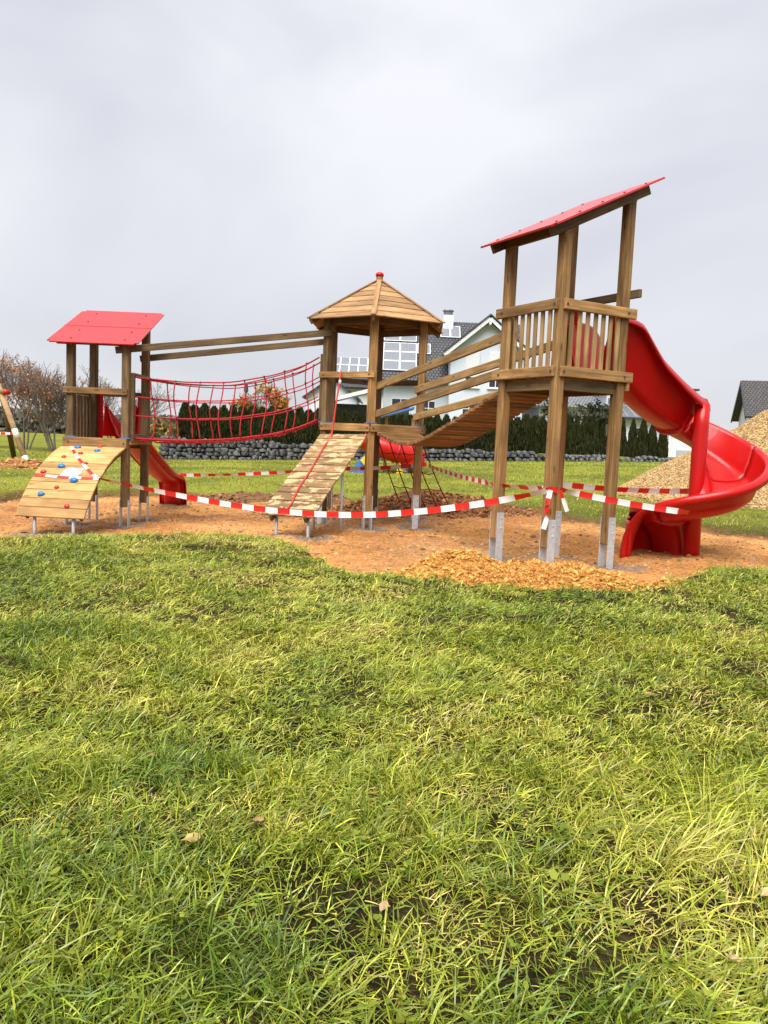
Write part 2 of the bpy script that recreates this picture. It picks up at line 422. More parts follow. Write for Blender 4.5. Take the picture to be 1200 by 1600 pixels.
# towers' places (needed for the mortar round the post feet)
RB = np.array([1.995, 9.5416]); RT = .5204; RS = .9971
ru = np.array([math.cos(RT), math.sin(RT)]); rv = np.array([-ru[1], ru[0]])
rt = dict(B=RB, D=RB + RS * ru, A=RB + RS * rv, C=RB + RS * (ru + rv))
LB = np.array([-5.4007, 13.5593]); LT = -.0379; LS = .9507
lu = np.array([math.cos(LT), math.sin(LT)]); lv = np.array([-lu[1], lu[0]])
lt = dict(B=LB, D=LB + LS * lu, A=LB + LS * lv, C=LB + LS * (lu + lv))
HC = np.array([-.2604, 14.9836]); HT = -1.6101; HR = .9954
hx = [HC + HR * np.array([math.cos(HT + k * math.pi / 3), math.sin(HT + k * math.pi / 3)]) for k in range(6)]   # F FR BR B BL FL
POLE = np.array([4.40, 11.19])
RD, LD, HD = 2.5439, 1.4105, 1.8459     # deck heights

feet = [rt[k] for k in 'ABCD'] + [lt[k] for k in 'ABCD'] + hx + [np.array(p) for p in ((-5.42, 12.05), (-4.82, 12.2), (-1.77, 12.42), (-1.21, 12.2), (-4.75, 17.5))]
def pit_col(X, Y):
    n = fbm(X, Y, .8, 71, 4); n2 = fbm(X, Y, 6, 81, 3)
    c = lerp((.42, .185, .056), (.59, .290, .098), sstep(.3, .7, n))
    c = c * (.74 + .52 * n2[..., None])
    rb = sstep(.46, .66, fbm(X, Y, .55, 75, 4)) * .55 + sstep(12.5, 15.5, Y) * .25
    c = c * (1 - rb[..., None]) + np.array([.30, .130, .050]) * (.75 + .5 * n2[..., None]) * rb[..., None]
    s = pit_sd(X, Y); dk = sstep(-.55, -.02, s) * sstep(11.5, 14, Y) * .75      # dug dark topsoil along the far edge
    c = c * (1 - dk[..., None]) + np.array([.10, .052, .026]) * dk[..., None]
    g = np.zeros(X.shape)
    for p in feet:
        d = np.hypot(X - p[0] - .05, (Y - p[1]) * 1.15) + (fbm(X, Y, 4, 91, 3) - .5) * .5
        g = np.maximum(g, 1 - sstep(.22, .50, d))
    c = c * (1 - .85 * g[..., None]) + np.array([.17, .155, .14]) * (.5 + 1.0 * n2[..., None]) * .85 * g[..., None]
    # pale scattering of chips near the tall tower
    q = np.exp(-(((X - 1.2) / .9) ** 2 + ((Y - 11.2) / .9) ** 2)) * sstep(.45, .6, fbm(X, Y, 9, 95, 2))
    return c * (1 - .6 * q[..., None]) + np.array([.5, .36, .18]) * .6 * q[..., None]
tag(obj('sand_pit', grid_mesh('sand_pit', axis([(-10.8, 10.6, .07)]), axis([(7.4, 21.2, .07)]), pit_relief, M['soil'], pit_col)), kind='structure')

# ------------------------------------------------------------------ wooden towers
def bracket(parent, x, y, zg, ang, h, pw, gap=.0):
    "two galvanised plates on opposite faces of a post, standing in the ground"
    m = MB(); c = math.cos(ang); s = math.sin(ang)
    for sg in (-1, 1):
        m.box((sg * (pw / 2 + .0085), 0, h / 2 - .1), (.013, pw * .86, h + .2))
    for sg in (-1, 1):
        for zz in (h - .07, h - .2):
            for k in (0, 1):
                V, Fc = tube_geo([(sg * (pw / 2 + .014), -.012 + k * .0, zz), (sg * (pw / 2 + .026), -.012, zz)], .012, 6)
            m.add(V, Fc)
    return m.build('post_bracket', M['galv'], parent, Matrix.Translation((x, y, zg)) @ Matrix.Rotation(ang, 4, 'Z'))
def v3(p, z): return Vector((float(p[0]), float(p[1]), z))
def bolt(p, d, parent, r=.016):
    p = Vector(p); d = Vector(d).normalized()
    V, Fc = tube_geo([(0, 0, -.004), (0, 0, .009)], r, 8)
    if 'bolt' not in _bx: _bx['bolt'] = mesh_of('bolt', V, Fc, M['bolt'])
    return obj('bolt', _bx['bolt'], parent, Matrix.Translation(p) @ d.to_track_quat('Z', 'Y').to_matrix().to_4x4())

# ---- tall slide tower
T = thing('play_tower', 'tall wooden tower with slatted sides and slanted red roof beside the spiral slide', 'play tower', v3(RB + .5 * RS * (ru + rv), .05), 'wooden play towers')
PW = .125
roof_z = lambda q: 4.084 + ((q - RB) @ ru + .377) / (1 + .756) * (4.947 - 4.084)
for k in 'ABCD':
    p = rt[k]; g = float(z_pit(*p)) + .0
    o = post('post', p[0], p[1], g + .31, roof_z(p) - .06, PW, M['wood'], T, RT)
    bracket(o, p[0], p[1], g, RT + math.pi / 2, .66, PW)
H2 = PW / 2 + .023
def rail(a, b, side, z, w_, t_, mat, e=(.11, .11), name='rail', bolts=True, parent=None):
    "a board bolted to the outer faces of two posts"
    a = a + side * H2; b = b + side * H2; d = (b - a) / np.linalg.norm(b - a)
    o = beam(name, v3(a, z), v3(b, z), w_, t_, mat, parent or T, ext=e)
    if bolts:
        for q in (a, b): bolt(v3(q + side * w_ / 2, z), v3(side, 0), o)
    return o
for z, nm, e in ((RD - .065, 'deck_beam', (.155, .03)), (3.3207 - .06, 'rail', (.13, .03))):
    rail(rt['A'], rt['B'], -ru, z, .046, .125, M['wood'], e, nm)
    rail(rt['B'], rt['D'], -rv, z, .046, .125, M['wood'], (.03, .15), nm)
rail(rt['C'], rt['A'], rv, RD - .075, .046, .12, M['wood'], (.1, .1), 'deck_beam')
rail(rt['D'], rt['C'], ru, RD - .17, .046, .12, M['wood'], (.1, .1), 'deck_beam')
rail(rt['D'], rt['C'], ru, 3.50, .046, .10, M['wood_old'], (.2, .1), 'rail')
for a, b in (('A', 'B'), ('B', 'D'), ('A', 'C'), ('D', 'C')):
    q0, q1 = rt[a], rt[b]
    beam('joist', v3(q0, RD - .215), v3(q1, RD - .215), .045, .13, M['wood_old'], T, ext=(-.07, -.07))
for k in range(8):
    c = RB + rv * (.06 + k * .126) + .5 * RS * ru
    beam('deck_board', v3(c - ru * .5, RD - .115), v3(c + ru * .5, RD - .115), .118, .035, M['wood'], T, ext=(0, 0), bev=.004)
def slats(a, b, side, n, z0, z1, mat, wid=.062, parent=None, lo=.13, hi=.13):
    for k in range(n):
        t = lo + (1 - lo - hi) * k / (n - 1); p = a + (b - a) * t + side * (PW / 2 - .012)
        dj = random.uniform(-.006, .006)
        beam('slat', v3(p, z0 + random.uniform(-.02, .01)), v3(p + (b - a) * dj, z1), .024, wid, mat, parent or T, up=v3(b - a, 0), bev=.004)
slats(rt['A'], rt['B'], -ru, 7, RD - .07, 3.24, M['wood_slat'], lo=.1, hi=.13)
slats(rt['B'], rt['D'], -rv, 7, RD - .07, 3.24, M['wood_slat'], lo=.13, hi=.11)
# roof: one thick red panel on two beams
lo_, hi_, ov = -.377, 1.377, .22
def rp3(s, t, dz=0): q = RB + s * ru * RS + t * rv * RS; return v3(q, roof_z(q) + dz)
def slab(name, c, th, mat, parent, bev=.0):
    "c: four corners (top); thickness downwards along the normal"
    n = (c[1] - c[0]).cross(c[3] - c[0]).normalized()
    if n.z < 0: n = -n
    V = [*c, *[q - n * th for q in c]]
    cen = sum((Vector(v) for v in V), Vector()) / 8
    me = mesh_of(name, [Vector(v) - cen for v in V], [(0, 1, 2, 3), (7, 6, 5, 4), (0, 4, 5, 1), (1, 5, 6, 2), (2, 6, 7, 3), (3, 7, 4, 0)], mat)
    bm = bmesh.new(); bm.from_mesh(me); bmesh.ops.recalc_face_normals(bm, faces=bm.faces)
    if bev: bmesh.ops.bevel(bm, geom=[e for e in bm.edges if e.calc_length() < th * 1.5], offset=bev, segments=4, affect='EDGES')
    bm.to_mesh(me); bm.free()
    return obj(name, me, parent, Matrix.Translation(cen))
rf = slab('roof', [rp3(lo_, 1 + ov), rp3(lo_, -ov), rp3(hi_, -ov), rp3(hi_, 1 + ov)], .022, M['red_roof'], T, .05)
for t_ in (-.05, 1.05):
    beam('roof_beam', rp3(lo_ + .1, t_, -.085), rp3(hi_ - .12, t_, -.085), .05, .125, M['wood_old'], rf)
for s_ in (-.09, 1.09):
    beam('roof_beam', rp3(s_, -.02, -.105), rp3(s_, 1.02, -.105), .045, .12, M['wood_old'], rf)

for s_ in (-.2, .15, .5, .85, 1.2):
    for t_ in (-.05, 1.05): bolt(rp3(s_, t_, .001), (rp3(0, 0) - rp3(1, 0)).cross(rp3(0, 0) - rp3(0, 1)), rf, .008)
# ---- low tower with the climbing wall
T2 = thing('play_tower', 'low wooden tower with bright red pitched roof above the curved climbing wall', 'play tower', v3(LB + .5 * LS * (lu + lv), -.1), 'wooden play towers')
T = T2
def lz(p): return 2.99 + (p[1] - 13.3) / 1.45 * .72
for k in 'ABCD':
    p = lt[k]; g = float(z_pit(*p)) - .02
    o = post('post', p[0], p[1], g + .36, lz(p) - .03, PW, M['wood_old'], T2, LT)
    bracket(o, p[0], p[1], g, LT, .48, PW)
rail(lt['B'], lt['D'], -lv, LD - .08, .045, .165, M['wood'], (.1, .05), 'deck_beam')
rail(lt['B'], lt['D'], -lv, 2.20, .045, .105, M['wood'], (.1, .05))
rail(lt['D'], lt['C'], lu, LD - .05, .045, .10, M['wood'], (.03, .1), 'deck_beam')
rail(lt['B'], lt['A'], -lu, LD - .08, .045, .12, M['wood_old'], (.05, .1), 'deck_beam')
rail(lt['B'], lt['A'], -lu, 2.20, .045, .10, M['wood_old'], (.05, .1))
rail(lt['A'], lt['C'], lv, LD - .12, .045, .12, M['wood_old'], (.05, .05), 'deck_beam')
rail(lt['A'], lt['C'], lv, 2.20, .045, .09, M['wood_old'], (.05, .05))
slats(lt['B'], lt['A'], -lu, 6, LD - .02, 2.14, M['wood_old'], wid=.085, lo=.14, hi=.14)
for k in range(7):
    c = LB + lv * (.06 + k * .138) + .5 * LS * lu
    beam('deck_board', v3(c - lu * .48, LD - .05), v3(c + lu * .48, LD - .05), .13, .035, M['wood'], T2, bev=.004)
def lp3(x, y, dz=0): return Vector((x, y, lz((x, y)) + dz))
rf = slab('roof', [lp3(-5.72, 13.28), lp3(-4.20, 13.28), lp3(-4.16, 14.76), lp3(-5.66, 14.76)], .02, M['red_roof'], T2, .06)
for y in (13.50, 14.56): beam('roof_beam', lp3(-5.62, y, -.075), lp3(-4.28, y, -.075), .045, .10, M['wood_old'], rf)
for x in (-5.36, -4.46): beam('roof_beam', lp3(x, 13.42, -.062), lp3(x, 14.62, -.062), .045, .09, M['wood_old'], rf)
for x_ in (-5.36, -4.46):
    for y_ in (13.45, 13.8, 14.2, 14.6): bolt(lp3(x_, y_, .001), (0, -.45, .9), rf, .008)
beam('roof_seam', lp3(-5.69, 14.0, .001), lp3(-4.18, 14.0, .001), .012, .004, M['dark_red'], rf, bev=0)
for k in 'BD':
    p = lt[k]; m = MB(); m.box((0, 0, 0), (PW + .03, PW + .03, .018)); m.build('strap', M['blue_strap'], T2, Matrix.Translation(v3(p + lu * .02, LD + .012)) @ Matrix.Rotation(LT, 4, 'Z'))

# ---- hexagonal middle tower
T3 = thing('play_tower', 'hexagonal wooden tower with pointed shingled board roof and red knob', 'play tower', v3(HC, -.02), 'wooden play towers')
T = T3
EAVE, APEX, RE = 3.66, 4.48, 1.385
for k, p in enumerate(hx):
    a = HT + k * math.pi / 3; g = float(z_pit(*p))
    o = post('post', p[0], p[1], g + .24, 3.78, PW, M['wood'] if k in (0, 1) else M['wood_old'], T3, a + .45)
    bracket(o, p[0], p[1], g, a + .45 + (math.pi / 2 if k in (0, 1, 3) else 0), .60, PW)
def hside(k):
    a = HT + (k + .5) * math.pi / 3; return hx[k], hx[(k + 1) % 6], np.array([math.cos(a), math.sin(a)])
for k in range(6):
    a, b, n = hside(k)
    rail(a, b, n, HD - .07, .045, .135, M['wood'] if k in (0, 5) else M['wood_old'], (.035, .035), 'deck_beam')
for k in (5, 1, 2, 3):
    a, b, n = hside(k)
    rail(a, b, n, 2.70, .045, .105, M['wood'] if k == 5 else M['wood_old'], (.1, .1) if k == 5 else (.03, .03))
for k in range(12):
    yy = HC[1] - .83 + k * .151; half = min(.95, (HR * .92 - abs(yy - HC[1])) * 1.9 + .0) if abs(yy - HC[1]) > .45 else .86
    half = min(.86, max(.2, (1.0 - abs(yy - HC[1])) * 1.72))
    beam('deck_board', (HC[0] - half, yy, HD - .05), (HC[0] + half, yy, HD - .05), .142, .035, M['wood'], T3, bev=.004)
hv = lambda k, r, z: v3(HC + r * np.array([math.cos(HT + k * math.pi / 3), math.sin(HT + k * math.pi / 3)]), z)
rf = None
rpts = MB()
hroof = thing('roof', None, None, v3(HC, EAVE)); COL.objects.unlink(hroof); WMr = WM.pop(hroof.name); bpy.data.objects.remove(hroof)
# the apex post carries the roof boards
V, Fc = tube_geo([(0, 0, -.35), (0, 0, .07)], .062, 12)
hub = obj('roof', mesh_of('roof', V, Fc, M['wood_roof']), T3, Matrix.Translation(v3(HC, APEX + .03)))
V, Fc = tube_geo([(0, 0, 0), (0, 0, .04), (0, 0, .065), (0, 0, .082)], [.075, .078, .06, .02], 14)
obj('roof_knob', mesh_of('roof_knob', V, Fc, M['red'], True), hub, Matrix.Translation(v3(HC, APEX + .10)))
NB = 7
for k in range(6):
    for j in range(NB):
        f0, f1 = j / NB, (j + 1) / NB + .018
        r0, r1 = RE * (1 - f0 * .95), max(.06, RE * (1 - f1 * .95)); z0, z1 = EAVE + (APEX - EAVE) * f0, EAVE + (APEX - EAVE) * min(f1, 1)
        jz = random.uniform(0, .004)
        c = [hv(k, r0, z0 + .014 + jz), hv(k + 1, r0, z0 + .014 + jz), hv(k + 1, r1, z1 + jz), hv(k, r1, z1 + jz)]
        n = (c[1] - c[0]).cross(c[3] - c[0]).normalized(); n = n if n.z > 0 else -n
        cen = sum(c, Vector()) / 4; fm = frame(cen, c[1] - c[0], n); inv = fm.inverted()
        V = [inv @ q for q in c] + [inv @ (q - n * .02) for q in c]
        me = mesh_of('roof_board', V, [(0, 1, 2, 3), (7, 6, 5, 4), (0, 4, 5, 1), (1, 5, 6, 2), (2, 6, 7, 3), (3, 7, 4, 0)], M['wood_roof'])
        obj('roof_board', me, hub, fm)
    beam('ridge_board', hv(k, RE + .02, EAVE + .02), hv(k, .06, APEX + .025), .085, .022, M['wood_roof'], hub, bev=.004)
    beam('rafter', hv(k, RE - .04, EAVE - .045), hv(k, .1, APEX - .06), .05, .09, M['wood_old'], hub)
    a, b = hv(k, HR - .02, 3.66), hv(k + 1, HR - .02, 3.66)
    beam('roof_beam', a, b, .045, .13, M['wood_old'], hub)
for k in (0, 1, 5):
    p = hx[k]; m = MB(); m.box((0, 0, 0), (PW + .05, PW + .04, .022)); m.build('strap', M['blue_strap'], T3, Matrix.Translation(v3(p, HD + .015)) @ Matrix.Rotation(HT + k * math.pi / 3 + .45, 4, 'Z'))

# ------------------------------------------------------------------ curved climbing wall
CW = thing('climbing_wall', 'curved wall of pale pine planks with red and blue climbing holds', 'climbing wall', (-5.0, 12.3, -.1))
cw_top, cw_dir = Vector((-4.935, 13.455, 1.262)), Vector((-.105, -.995, 0)).normalized()
cw_lat = Vector((-cw_dir.y, cw_dir.x, 0)); cw_lat = cw_lat if cw_lat.x > 0 else -cw_lat
A0, A1 = R(15), R(58); CR = 1.80 / (2 * math.sin((A1 - A0) / 2))
def cw_pt(t, l, h=0.):
    a = A0 + (A1 - A0) * t
    d = CR * (math.sin(a) - math.sin(A0)); z = CR * (math.cos(a) - math.cos(A0))
    n = cw_dir * math.sin(a) + Vector((0, 0, math.cos(a)))
    return cw_top + cw_dir * d + Vector((0, 0, z)) + cw_lat * l + n * h, n
NP = 11
for k in range(NP):
    p, n = cw_pt((k + .5) / NP, 0, -.015)
    wid = CR * (A1 - A0) / NP - .007
    hw = .555 + random.uniform(-.004, .004)
    p = p - cw_lat * .03
    beam('plank', p - cw_lat * hw, p + cw_lat * hw, wid, .034, M['wood_fresh'], CW, up=n, bev=.005)
for l in (-.44, .44):
    pts = [cw_pt(t, l, -.035)[0] for t in np.linspace(0, .99, 14)] + [cw_pt(t, l, -.12)[0] for t in np.linspace(.99, 0, 14)]
    cen = sum(pts, Vector()) / len(pts); m = MB(); n_ = 14
    V = [p - cen - cw_lat * .022 for p in pts] + [p - cen + cw_lat * .022 for p in pts]; Fc = []
    for i in range(n_ - 1): Fc += [(i, i + 1, 26 - i, 27 - i), (28 + i, 28 + 27 - i, 28 + 26 - i, 28 + i + 1)]
    for i in range(28): j = (i + 1) % 28; Fc.append((i, 28 + i, 28 + j, j))
    m.add(V, Fc); m.build('side_rib', M['wood_old'], CW, Matrix.Translation(cen))
for l in (-.33, .30):
    p, n = cw_pt(.93, l, -.06)
    tube('leg', [(p.x, p.y, -.3), (p.x, p.y, p.z)], .026, M['galv'], CW, 10)
def hold(t, l, kind, s):
    p, n = cw_pt(t, l, .0)
    bm = bmesh.new(); bmesh.ops.create_icosphere(bm, subdivisions=2, radius=1)
    for v in bm.verts:
        v.co *= 1 + .16 * math.sin(v.co.x * 3 + t * 20) * math.cos(v.co.y * 4 + l * 9)
        v.co.x *= s * 1.25; v.co.y *= s; v.co.z = max(v.co.z, -.25) * s * .85
    me = bpy.data.meshes.new('climbing_hold'); bm.to_mesh(me); bm.free(); me.materials.append(M[kind])
    me.polygons.foreach_set('use_smooth', [True] * len(me.polygons))
    obj('climbing_hold', me, CW, frame(p + n * .006, cw_lat, n))
for t, l, k, s in ((.06, -.29, 'blue', .046), (.125, .10, 'blue', .042), (.43, -.25, 'blue', .050), (.61, .10, 'blue', .056), (.78, -.32, 'blue', .048),
                   (.015, .06, 'redhold', .036), (.20, -.12, 'redhold', .036), (.28, -.34, 'redhold', .034), (.375, .11, 'redhold', .034), (.52, -.48, 'redhold', .040), (.70, -.12, 'redhold', .034), (.89, .17, 'redhold', .036)):
    hold(t, l + .03, k, s)
# printed notice taped on the planks
def uv_quad_mesh(name, V, nu, nv, mat, us, vs):
    V = np.asarray(V); Fc = [(i * nv + j, (i + 1) * nv + j, (i + 1) * nv + j + 1, i * nv + j + 1) for i in range(nu - 1) for j in range(nv - 1)]
    me = mesh_of(name, V, Fc, mat, True); uv = me.uv_layers.new(name='UVMap')
    for lp in me.loops: uv.data[lp.index].uv = (us[lp.vertex_index], vs[lp.vertex_index])
    return me
V, us, vs = [], [], []
for i in range(9):
    for j in range(6):
        t = .57 - .12 * j / 5; l = -.15 + .29 * i / 8
        p, n = cw_pt(t, l + .04 * j / 5, .007 + .004 * math.sin(i * 1.1 + j)); V.append(p); us.append(i / 8); vs.append(j / 5)
cen = sum(V, Vector()) / len(V)
me = uv_quad_mesh('notice_sheet', [p - cen for p in V], 9, 6, M['notice'], us, vs)
tag(obj('notice_sheet', me, None, Matrix.Translation(cen)), 'white printed notice sheet fixed to the pine climbing wall', 'notice')

# ------------------------------------------------------------------ muddy ramp with rope
RP = thing('plank_ramp', 'steep muddy plank ramp leaning up to the hexagonal tower', 'ramp', (-1.3, 12.8, -.02))
r_top, r_bot = Vector((-.745, 14.13, 1.70)), Vector((-1.53, 12.27, .345))
r_d = (r_top - r_bot).normalized(); r_lat = Vector((.895, -.445, 0)).normalized(); r_lat = (r_lat - r_d * r_lat.dot(r_d)).normalized()
r_n = r_lat.cross(r_d).normalized(); r_n = r_n if r_n.z > 0 else -r_n; RL = (r_top - r_bot).length
def r_pt(s, l, h=0.): return r_bot + r_d * (s * RL) + r_lat * l + r_n * h
ws = [.17, .21, .215, .16, .22, .2, .215, .21, .17, .2, .22, .16]; s = 0; k = 0
while s < RL - .05 and k < len(ws):
    wd = min(ws[k], RL - s); c = r_pt((s + wd / 2) / RL, random.uniform(-.01, .01), -.016); hw = .475 + random.uniform(-.012, .012)
    beam('plank', c - r_lat * hw, c + r_lat * hw, wd - .018, .034, M['wood_ramp'], RP, up=r_n + r_d * random.uniform(-.012, .012), bev=.005)
    s += wd; k += 1
for l in (-.30, .32): beam('stringer', r_pt(0.0, l, -.085), r_pt(1, l, -.085), .05, .10, M['wood_old'], RP, up=r_n)
for l in (-.28, .30):
    p = r_pt(.06, l, -.12); tube('leg', [(p.x, p.y, -.3), (p.x, p.y, p.z + .05)], .026, M['galv'], RP, 10)
for s_, l in ((.62, -.2), (.64, .3)):
    p = r_pt(s_, l, -.1); tube('leg', [(p.x, p.y, -.3), (p.x, p.y, p.z)], .022, M['galv'], RP, 8)
a, b, n = hside(5); bar = v3((a + b) / 2 + n * .085, 2.70)
pts = [bar + Vector((-.10, -.0, .05)), bar + Vector((-.1, -.06, .0)), bar + Vector((-.12, -.09, -.2)), bar + Vector((-.16, -.12, -.55))]
for s_, l in ((.93, -.20), (.8, -.185), (.62, -.15), (.45, -.11), (.30, -.10), (.20, -.07), (.12, -.03), (.05, -.04), (.02, .0)):
    pts.append(r_pt(s_, l, .02))
def smooth_path(P, n=6):
    P = [Vector(p) for p in P]; out = []
    for i in range(len(P) - 1):
        p0, p1, p2, p3 = P[max(i - 1, 0)], P[i], P[i + 1], P[min(i + 2, len(P) - 1)]
        for k in range(n):
            t = k / n; out.append(.5 * ((2 * p1) + (-p0 + p2) * t + (2 * p0 - 5 * p1 + 4 * p2 - p3) * t * t + (-p0 + 3 * p1 - 3 * p2 + p3) * t ** 3))
    return out + [P[-1]]
cr = tube('climbing_rope', smooth_path(pts, 6), .0155, M['pink_rope'], None, 8)
tag(cr, 'red climbing rope hanging from the crossbar down over the muddy ramp', 'rope')
V, Fc = tube_geo([(0, 0, -.035), (0, 0, .035)], .024, 10)
obj('rope_sleeve', mesh_of('rope_sleeve', V, Fc, M['white_trim'], True), cr, Matrix.Translation(bar + Vector((-.105, -.085, -.14))))

# ------------------------------------------------------------------ rope net bridge
NBR = thing('net_bridge', 'sagging red rope net bridge between the low and the hexagonal tower', 'rope bridge', (-2.8, 14.2, 1.4))
def nb_z(t, z0, z1, sag): return z0 + (z1 - z0) * t - sag * 4 * t * (1 - t) - (0)
yn = lambda t: 13.62 + (14.68 - 13.62) * t          # near side
yf = lambda t: 14.42 + (15.38 - 14.42) * t          # far side
xa, xb = -4.33, -1.30
def nb(t, side, z): return Vector((xa + (xb - xa) * t, (yn if side == 0 else yf)(t), z))
top_tab = [(0, 2.47), (.08, 2.45), (.25, 2.43), (.5, 2.47), (.75, 2.66), (.9, 2.84), (1, 3.03)]
bot_tab = [(0, 1.43), (.1, 1.42), (.25, 1.42), (.5, 1.475), (.75, 1.60), (.9, 1.75), (1, 1.90)]
ip = lambda tab, t: float(np.interp(t, [a for a, _ in tab], [b for _, b in tab]))
lv_ = (0, .37, .68, 1)
for sd in (0, 1):
    for f in lv_:
        pts = [nb(t, sd, ip(bot_tab, t) * (1 - f) + ip(top_tab, t) * f) for t in np.linspace(0, 1, 12)]
        tube('rope', smooth_path(pts, 2), .0115 if f not in (0, 1) else .014, M['red_rope'], NBR, 6)
    tube('rope', smooth_path([nb(t, sd, ip(top_tab, t) - .06 * (1 - abs(2 * t - 1))) + Vector((0, .03, 0)) for t in np.linspace(0, 1, 10)], 2), .010, M['red_rope'], NBR, 6)
    for j in range(8):
        t = (j + .75) / 8.3 + (.02 if sd else 0)
        pts = [nb(t + .012 * math.sin(f * 5 + j), sd, ip(bot_tab, t) * (1 - f) + ip(top_tab, t) * f) + Vector((0, .02 * math.sin(f * 3 + j), 0)) for f in np.linspace(0, 1, 7)]
        tube('rope', smooth_path(pts, 2), .0115, M['red_rope'], NBR, 6)
        for f in lv_[1:]:
            bm = bmesh.new(); bmesh.ops.create_icosphere(bm, subdivisions=1, radius=.024); bmesh.ops.scale(bm, vec=(1, .9, .8), verts=bm.verts)
            if 'joint' not in _bx:
                me = bpy.data.meshes.new('rope_joint'); bm.to_mesh(me); me.materials.append(M['joint']); _bx['joint'] = me
            bm.free()
            obj('rope_joint', _bx['joint'], NBR, Matrix.Translation(nb(t + .012 * math.sin(f * 5 + j), sd, ip(bot_tab, t) * (1 - f) + ip(top_tab, t) * f)))
for k in range(4):
    tube('rope', [Vector((xa + (xb - xa) * t, yn(t) + (yf(t) - yn(t)) * (k + .5) / 4, ip(bot_tab, t) - .015)) for t in np.linspace(0, 1, 14)], .013, M['red_rope'], NBR, 6)
for k in range(44):
    t = (k + .5) / 44; z = ip(bot_tab, t) - random.uniform(0, .04)
    pts = [Vector((xa + (xb - xa) * t + random.uniform(-.015, .015), yn(t) + (yf(t) - yn(t)) * q, z - .02 * math.sin(q * math.pi))) for q in (0, .25, .5, .75, 1)]
    tube('rope', pts, .014, M['red_rope'], NBR, 6)
for p, z0, z1 in (((-4.36, 13.60), 1.40, 2.52), ((-4.36, 14.46), 1.40, 2.52), ((-1.24, 14.60), 1.84, 3.08), ((-1.22, 15.42), 1.84, 3.08)):
    beam('end_post', (p[0], p[1], z0), (p[0], p[1], z1), .10, .055, M['wood_old'], NBR, up=(1, 0, 0))
for za, xx, ya, yb in ((2.50, -4.36, 13.60, 14.46), (1.46, -4.36, 13.60, 14.46), (1.88, -1.24, 14.60, 15.42)):
    beam('end_bar', (xx, ya, za), (xx, yb, za), .055, .07, M['wood_old'], NBR, ext=(.05, .05))
for a, b in (((-4.62, 13.462, 2.89), (-1.06, 14.43, 3.455)), ((-4.56, 14.60, 2.86), (-1.05, 15.50, 3.44))):
    beam('overhead_beam', a, b, .05, .115, M['wood_old'], NBR)

# ------------------------------------------------------------------ plank suspension bridge
PB = thing('plank_bridge', 'sagging wooden plank bridge climbing from the hexagonal tower to the tall tower', 'plank bridge', (1.0, 12.4, 1.5))
b0 = (hx[0] + hx[1]) / 2 + np.array([.45, -.89]) * .10; b1 = (rt['A'] + rt['C']) / 2 + rv * .10
bd = (b1 - b0) / np.linalg.norm(b1 - b0); bl = np.array([-bd[1], bd[0]])
z_tab = [(0, 1.69), (.1, 1.60), (.2, 1.53), (.32, 1.525), (.45, 1.62), (.6, 1.80), (.75, 1.99), (.88, 2.16), (1, 2.31)]
NPK = 31
zs = np.interp(np.linspace(0, 1, 200), [a for a, _ in z_tab], [b for _, b in z_tab])
zs = np.convolve(np.pad(zs, 14, mode='reflect', reflect_type='odd'), np.ones(29) / 29, 'valid')
bz = lambda t: float(np.interp(t, np.linspace(0, 1, 200), zs))
bp = lambda t: b0 + (b1 - b0) * t
for k in range(NPK):
    t = (k + .5) / NPK; e = .004
    tg = v3(bp(t + e), bz(min(t + e, 1))) - v3(bp(t - e), bz(max(t - e, 0))); up = v3(bl, 0).cross(tg); up = up if up.z > 0 else -up
    c = v3(bp(t), bz(t)); hw = .42 + random.uniform(-.008, .008); c += v3(bl, 0) * random.uniform(-.008, .008)
    beam('plank', c - v3(bl, 0) * hw, c + v3(bl, 0) * hw, .088, .056, M['wood_bridge'], PB, up=up, bev=.006)
for l in (-.3, .3):
    tube('support_chain', [v3(bp(t) + bl * l, bz(t)) for t in np.linspace(-.02, 1.02, 26)], .010, M['galv'], PB, 6)
for s_, (pa, pb) in (('n', (hx[0], rt['A'])), ('f', (hx[1], rt['C']))):
    off = np.array([-.06, -.03]) if s_ == 'n' else np.array([.06, .03])
    for za, zb in (((2.50, 3.03), (2.02, 2.56)) if s_ == 'n' else ((2.50, 2.98), (2.01, 2.50))):
        d_ = (pb - pa) / np.linalg.norm(pb - pa); o_ = off * -1.0 + bd * .0
        qa = pa + (np.array([.085, .03]) if s_ == 'n' else np.array([-.085, -.035])); qb = pb + (np.array([.08, .04]) if s_ == 'n' else np.array([-.08, -.04]))
        beam('handrail', v3(qa, za), v3(qb, zb), .05, .125, M['wood_slat'], PB, ext=(.05, .05))

# ------------------------------------------------------------------ rope climbing net behind the middle tower
CN = thing('climbing_net', 'dark red rope climbing net hanging behind the hexagonal tower', 'climbing net', (.6, 16.6, 0))
na, nb_ = v3(hx[3], 1.72), v3(hx[2], 1.72); no = Vector((.53, .85, 0)) * 1.45
for k in range(5):
    f = k / 4; p = na.lerp(nb_, f); q = na.lerp(nb_, -.1 + 1.25 * f) + no; q.z = float(z_pit(q.x, q.y)) - .02
    tube('rope', [p.lerp(q, t) + Vector((0, 0, -.10 * math.sin(t * math.pi))) for t in np.linspace(0, 1, 8)], .013, M['dark_rope'], CN, 6)
for j in range(1, 5):
    t = j / 5
    pts = []
    for f in np.linspace(0, 1, 9):
        p = na.lerp(nb_, f); q = na.lerp(nb_, -.1 + 1.25 * f) + no; q.z = .02
        pts.append(p.lerp(q, t) + Vector((0, 0, -.10 * math.sin(t * math.pi) - .03 * math.sin(f * math.pi * 4) ** 2)))
    tube('rope', pts, .011, M['dark_rope'], CN, 6)

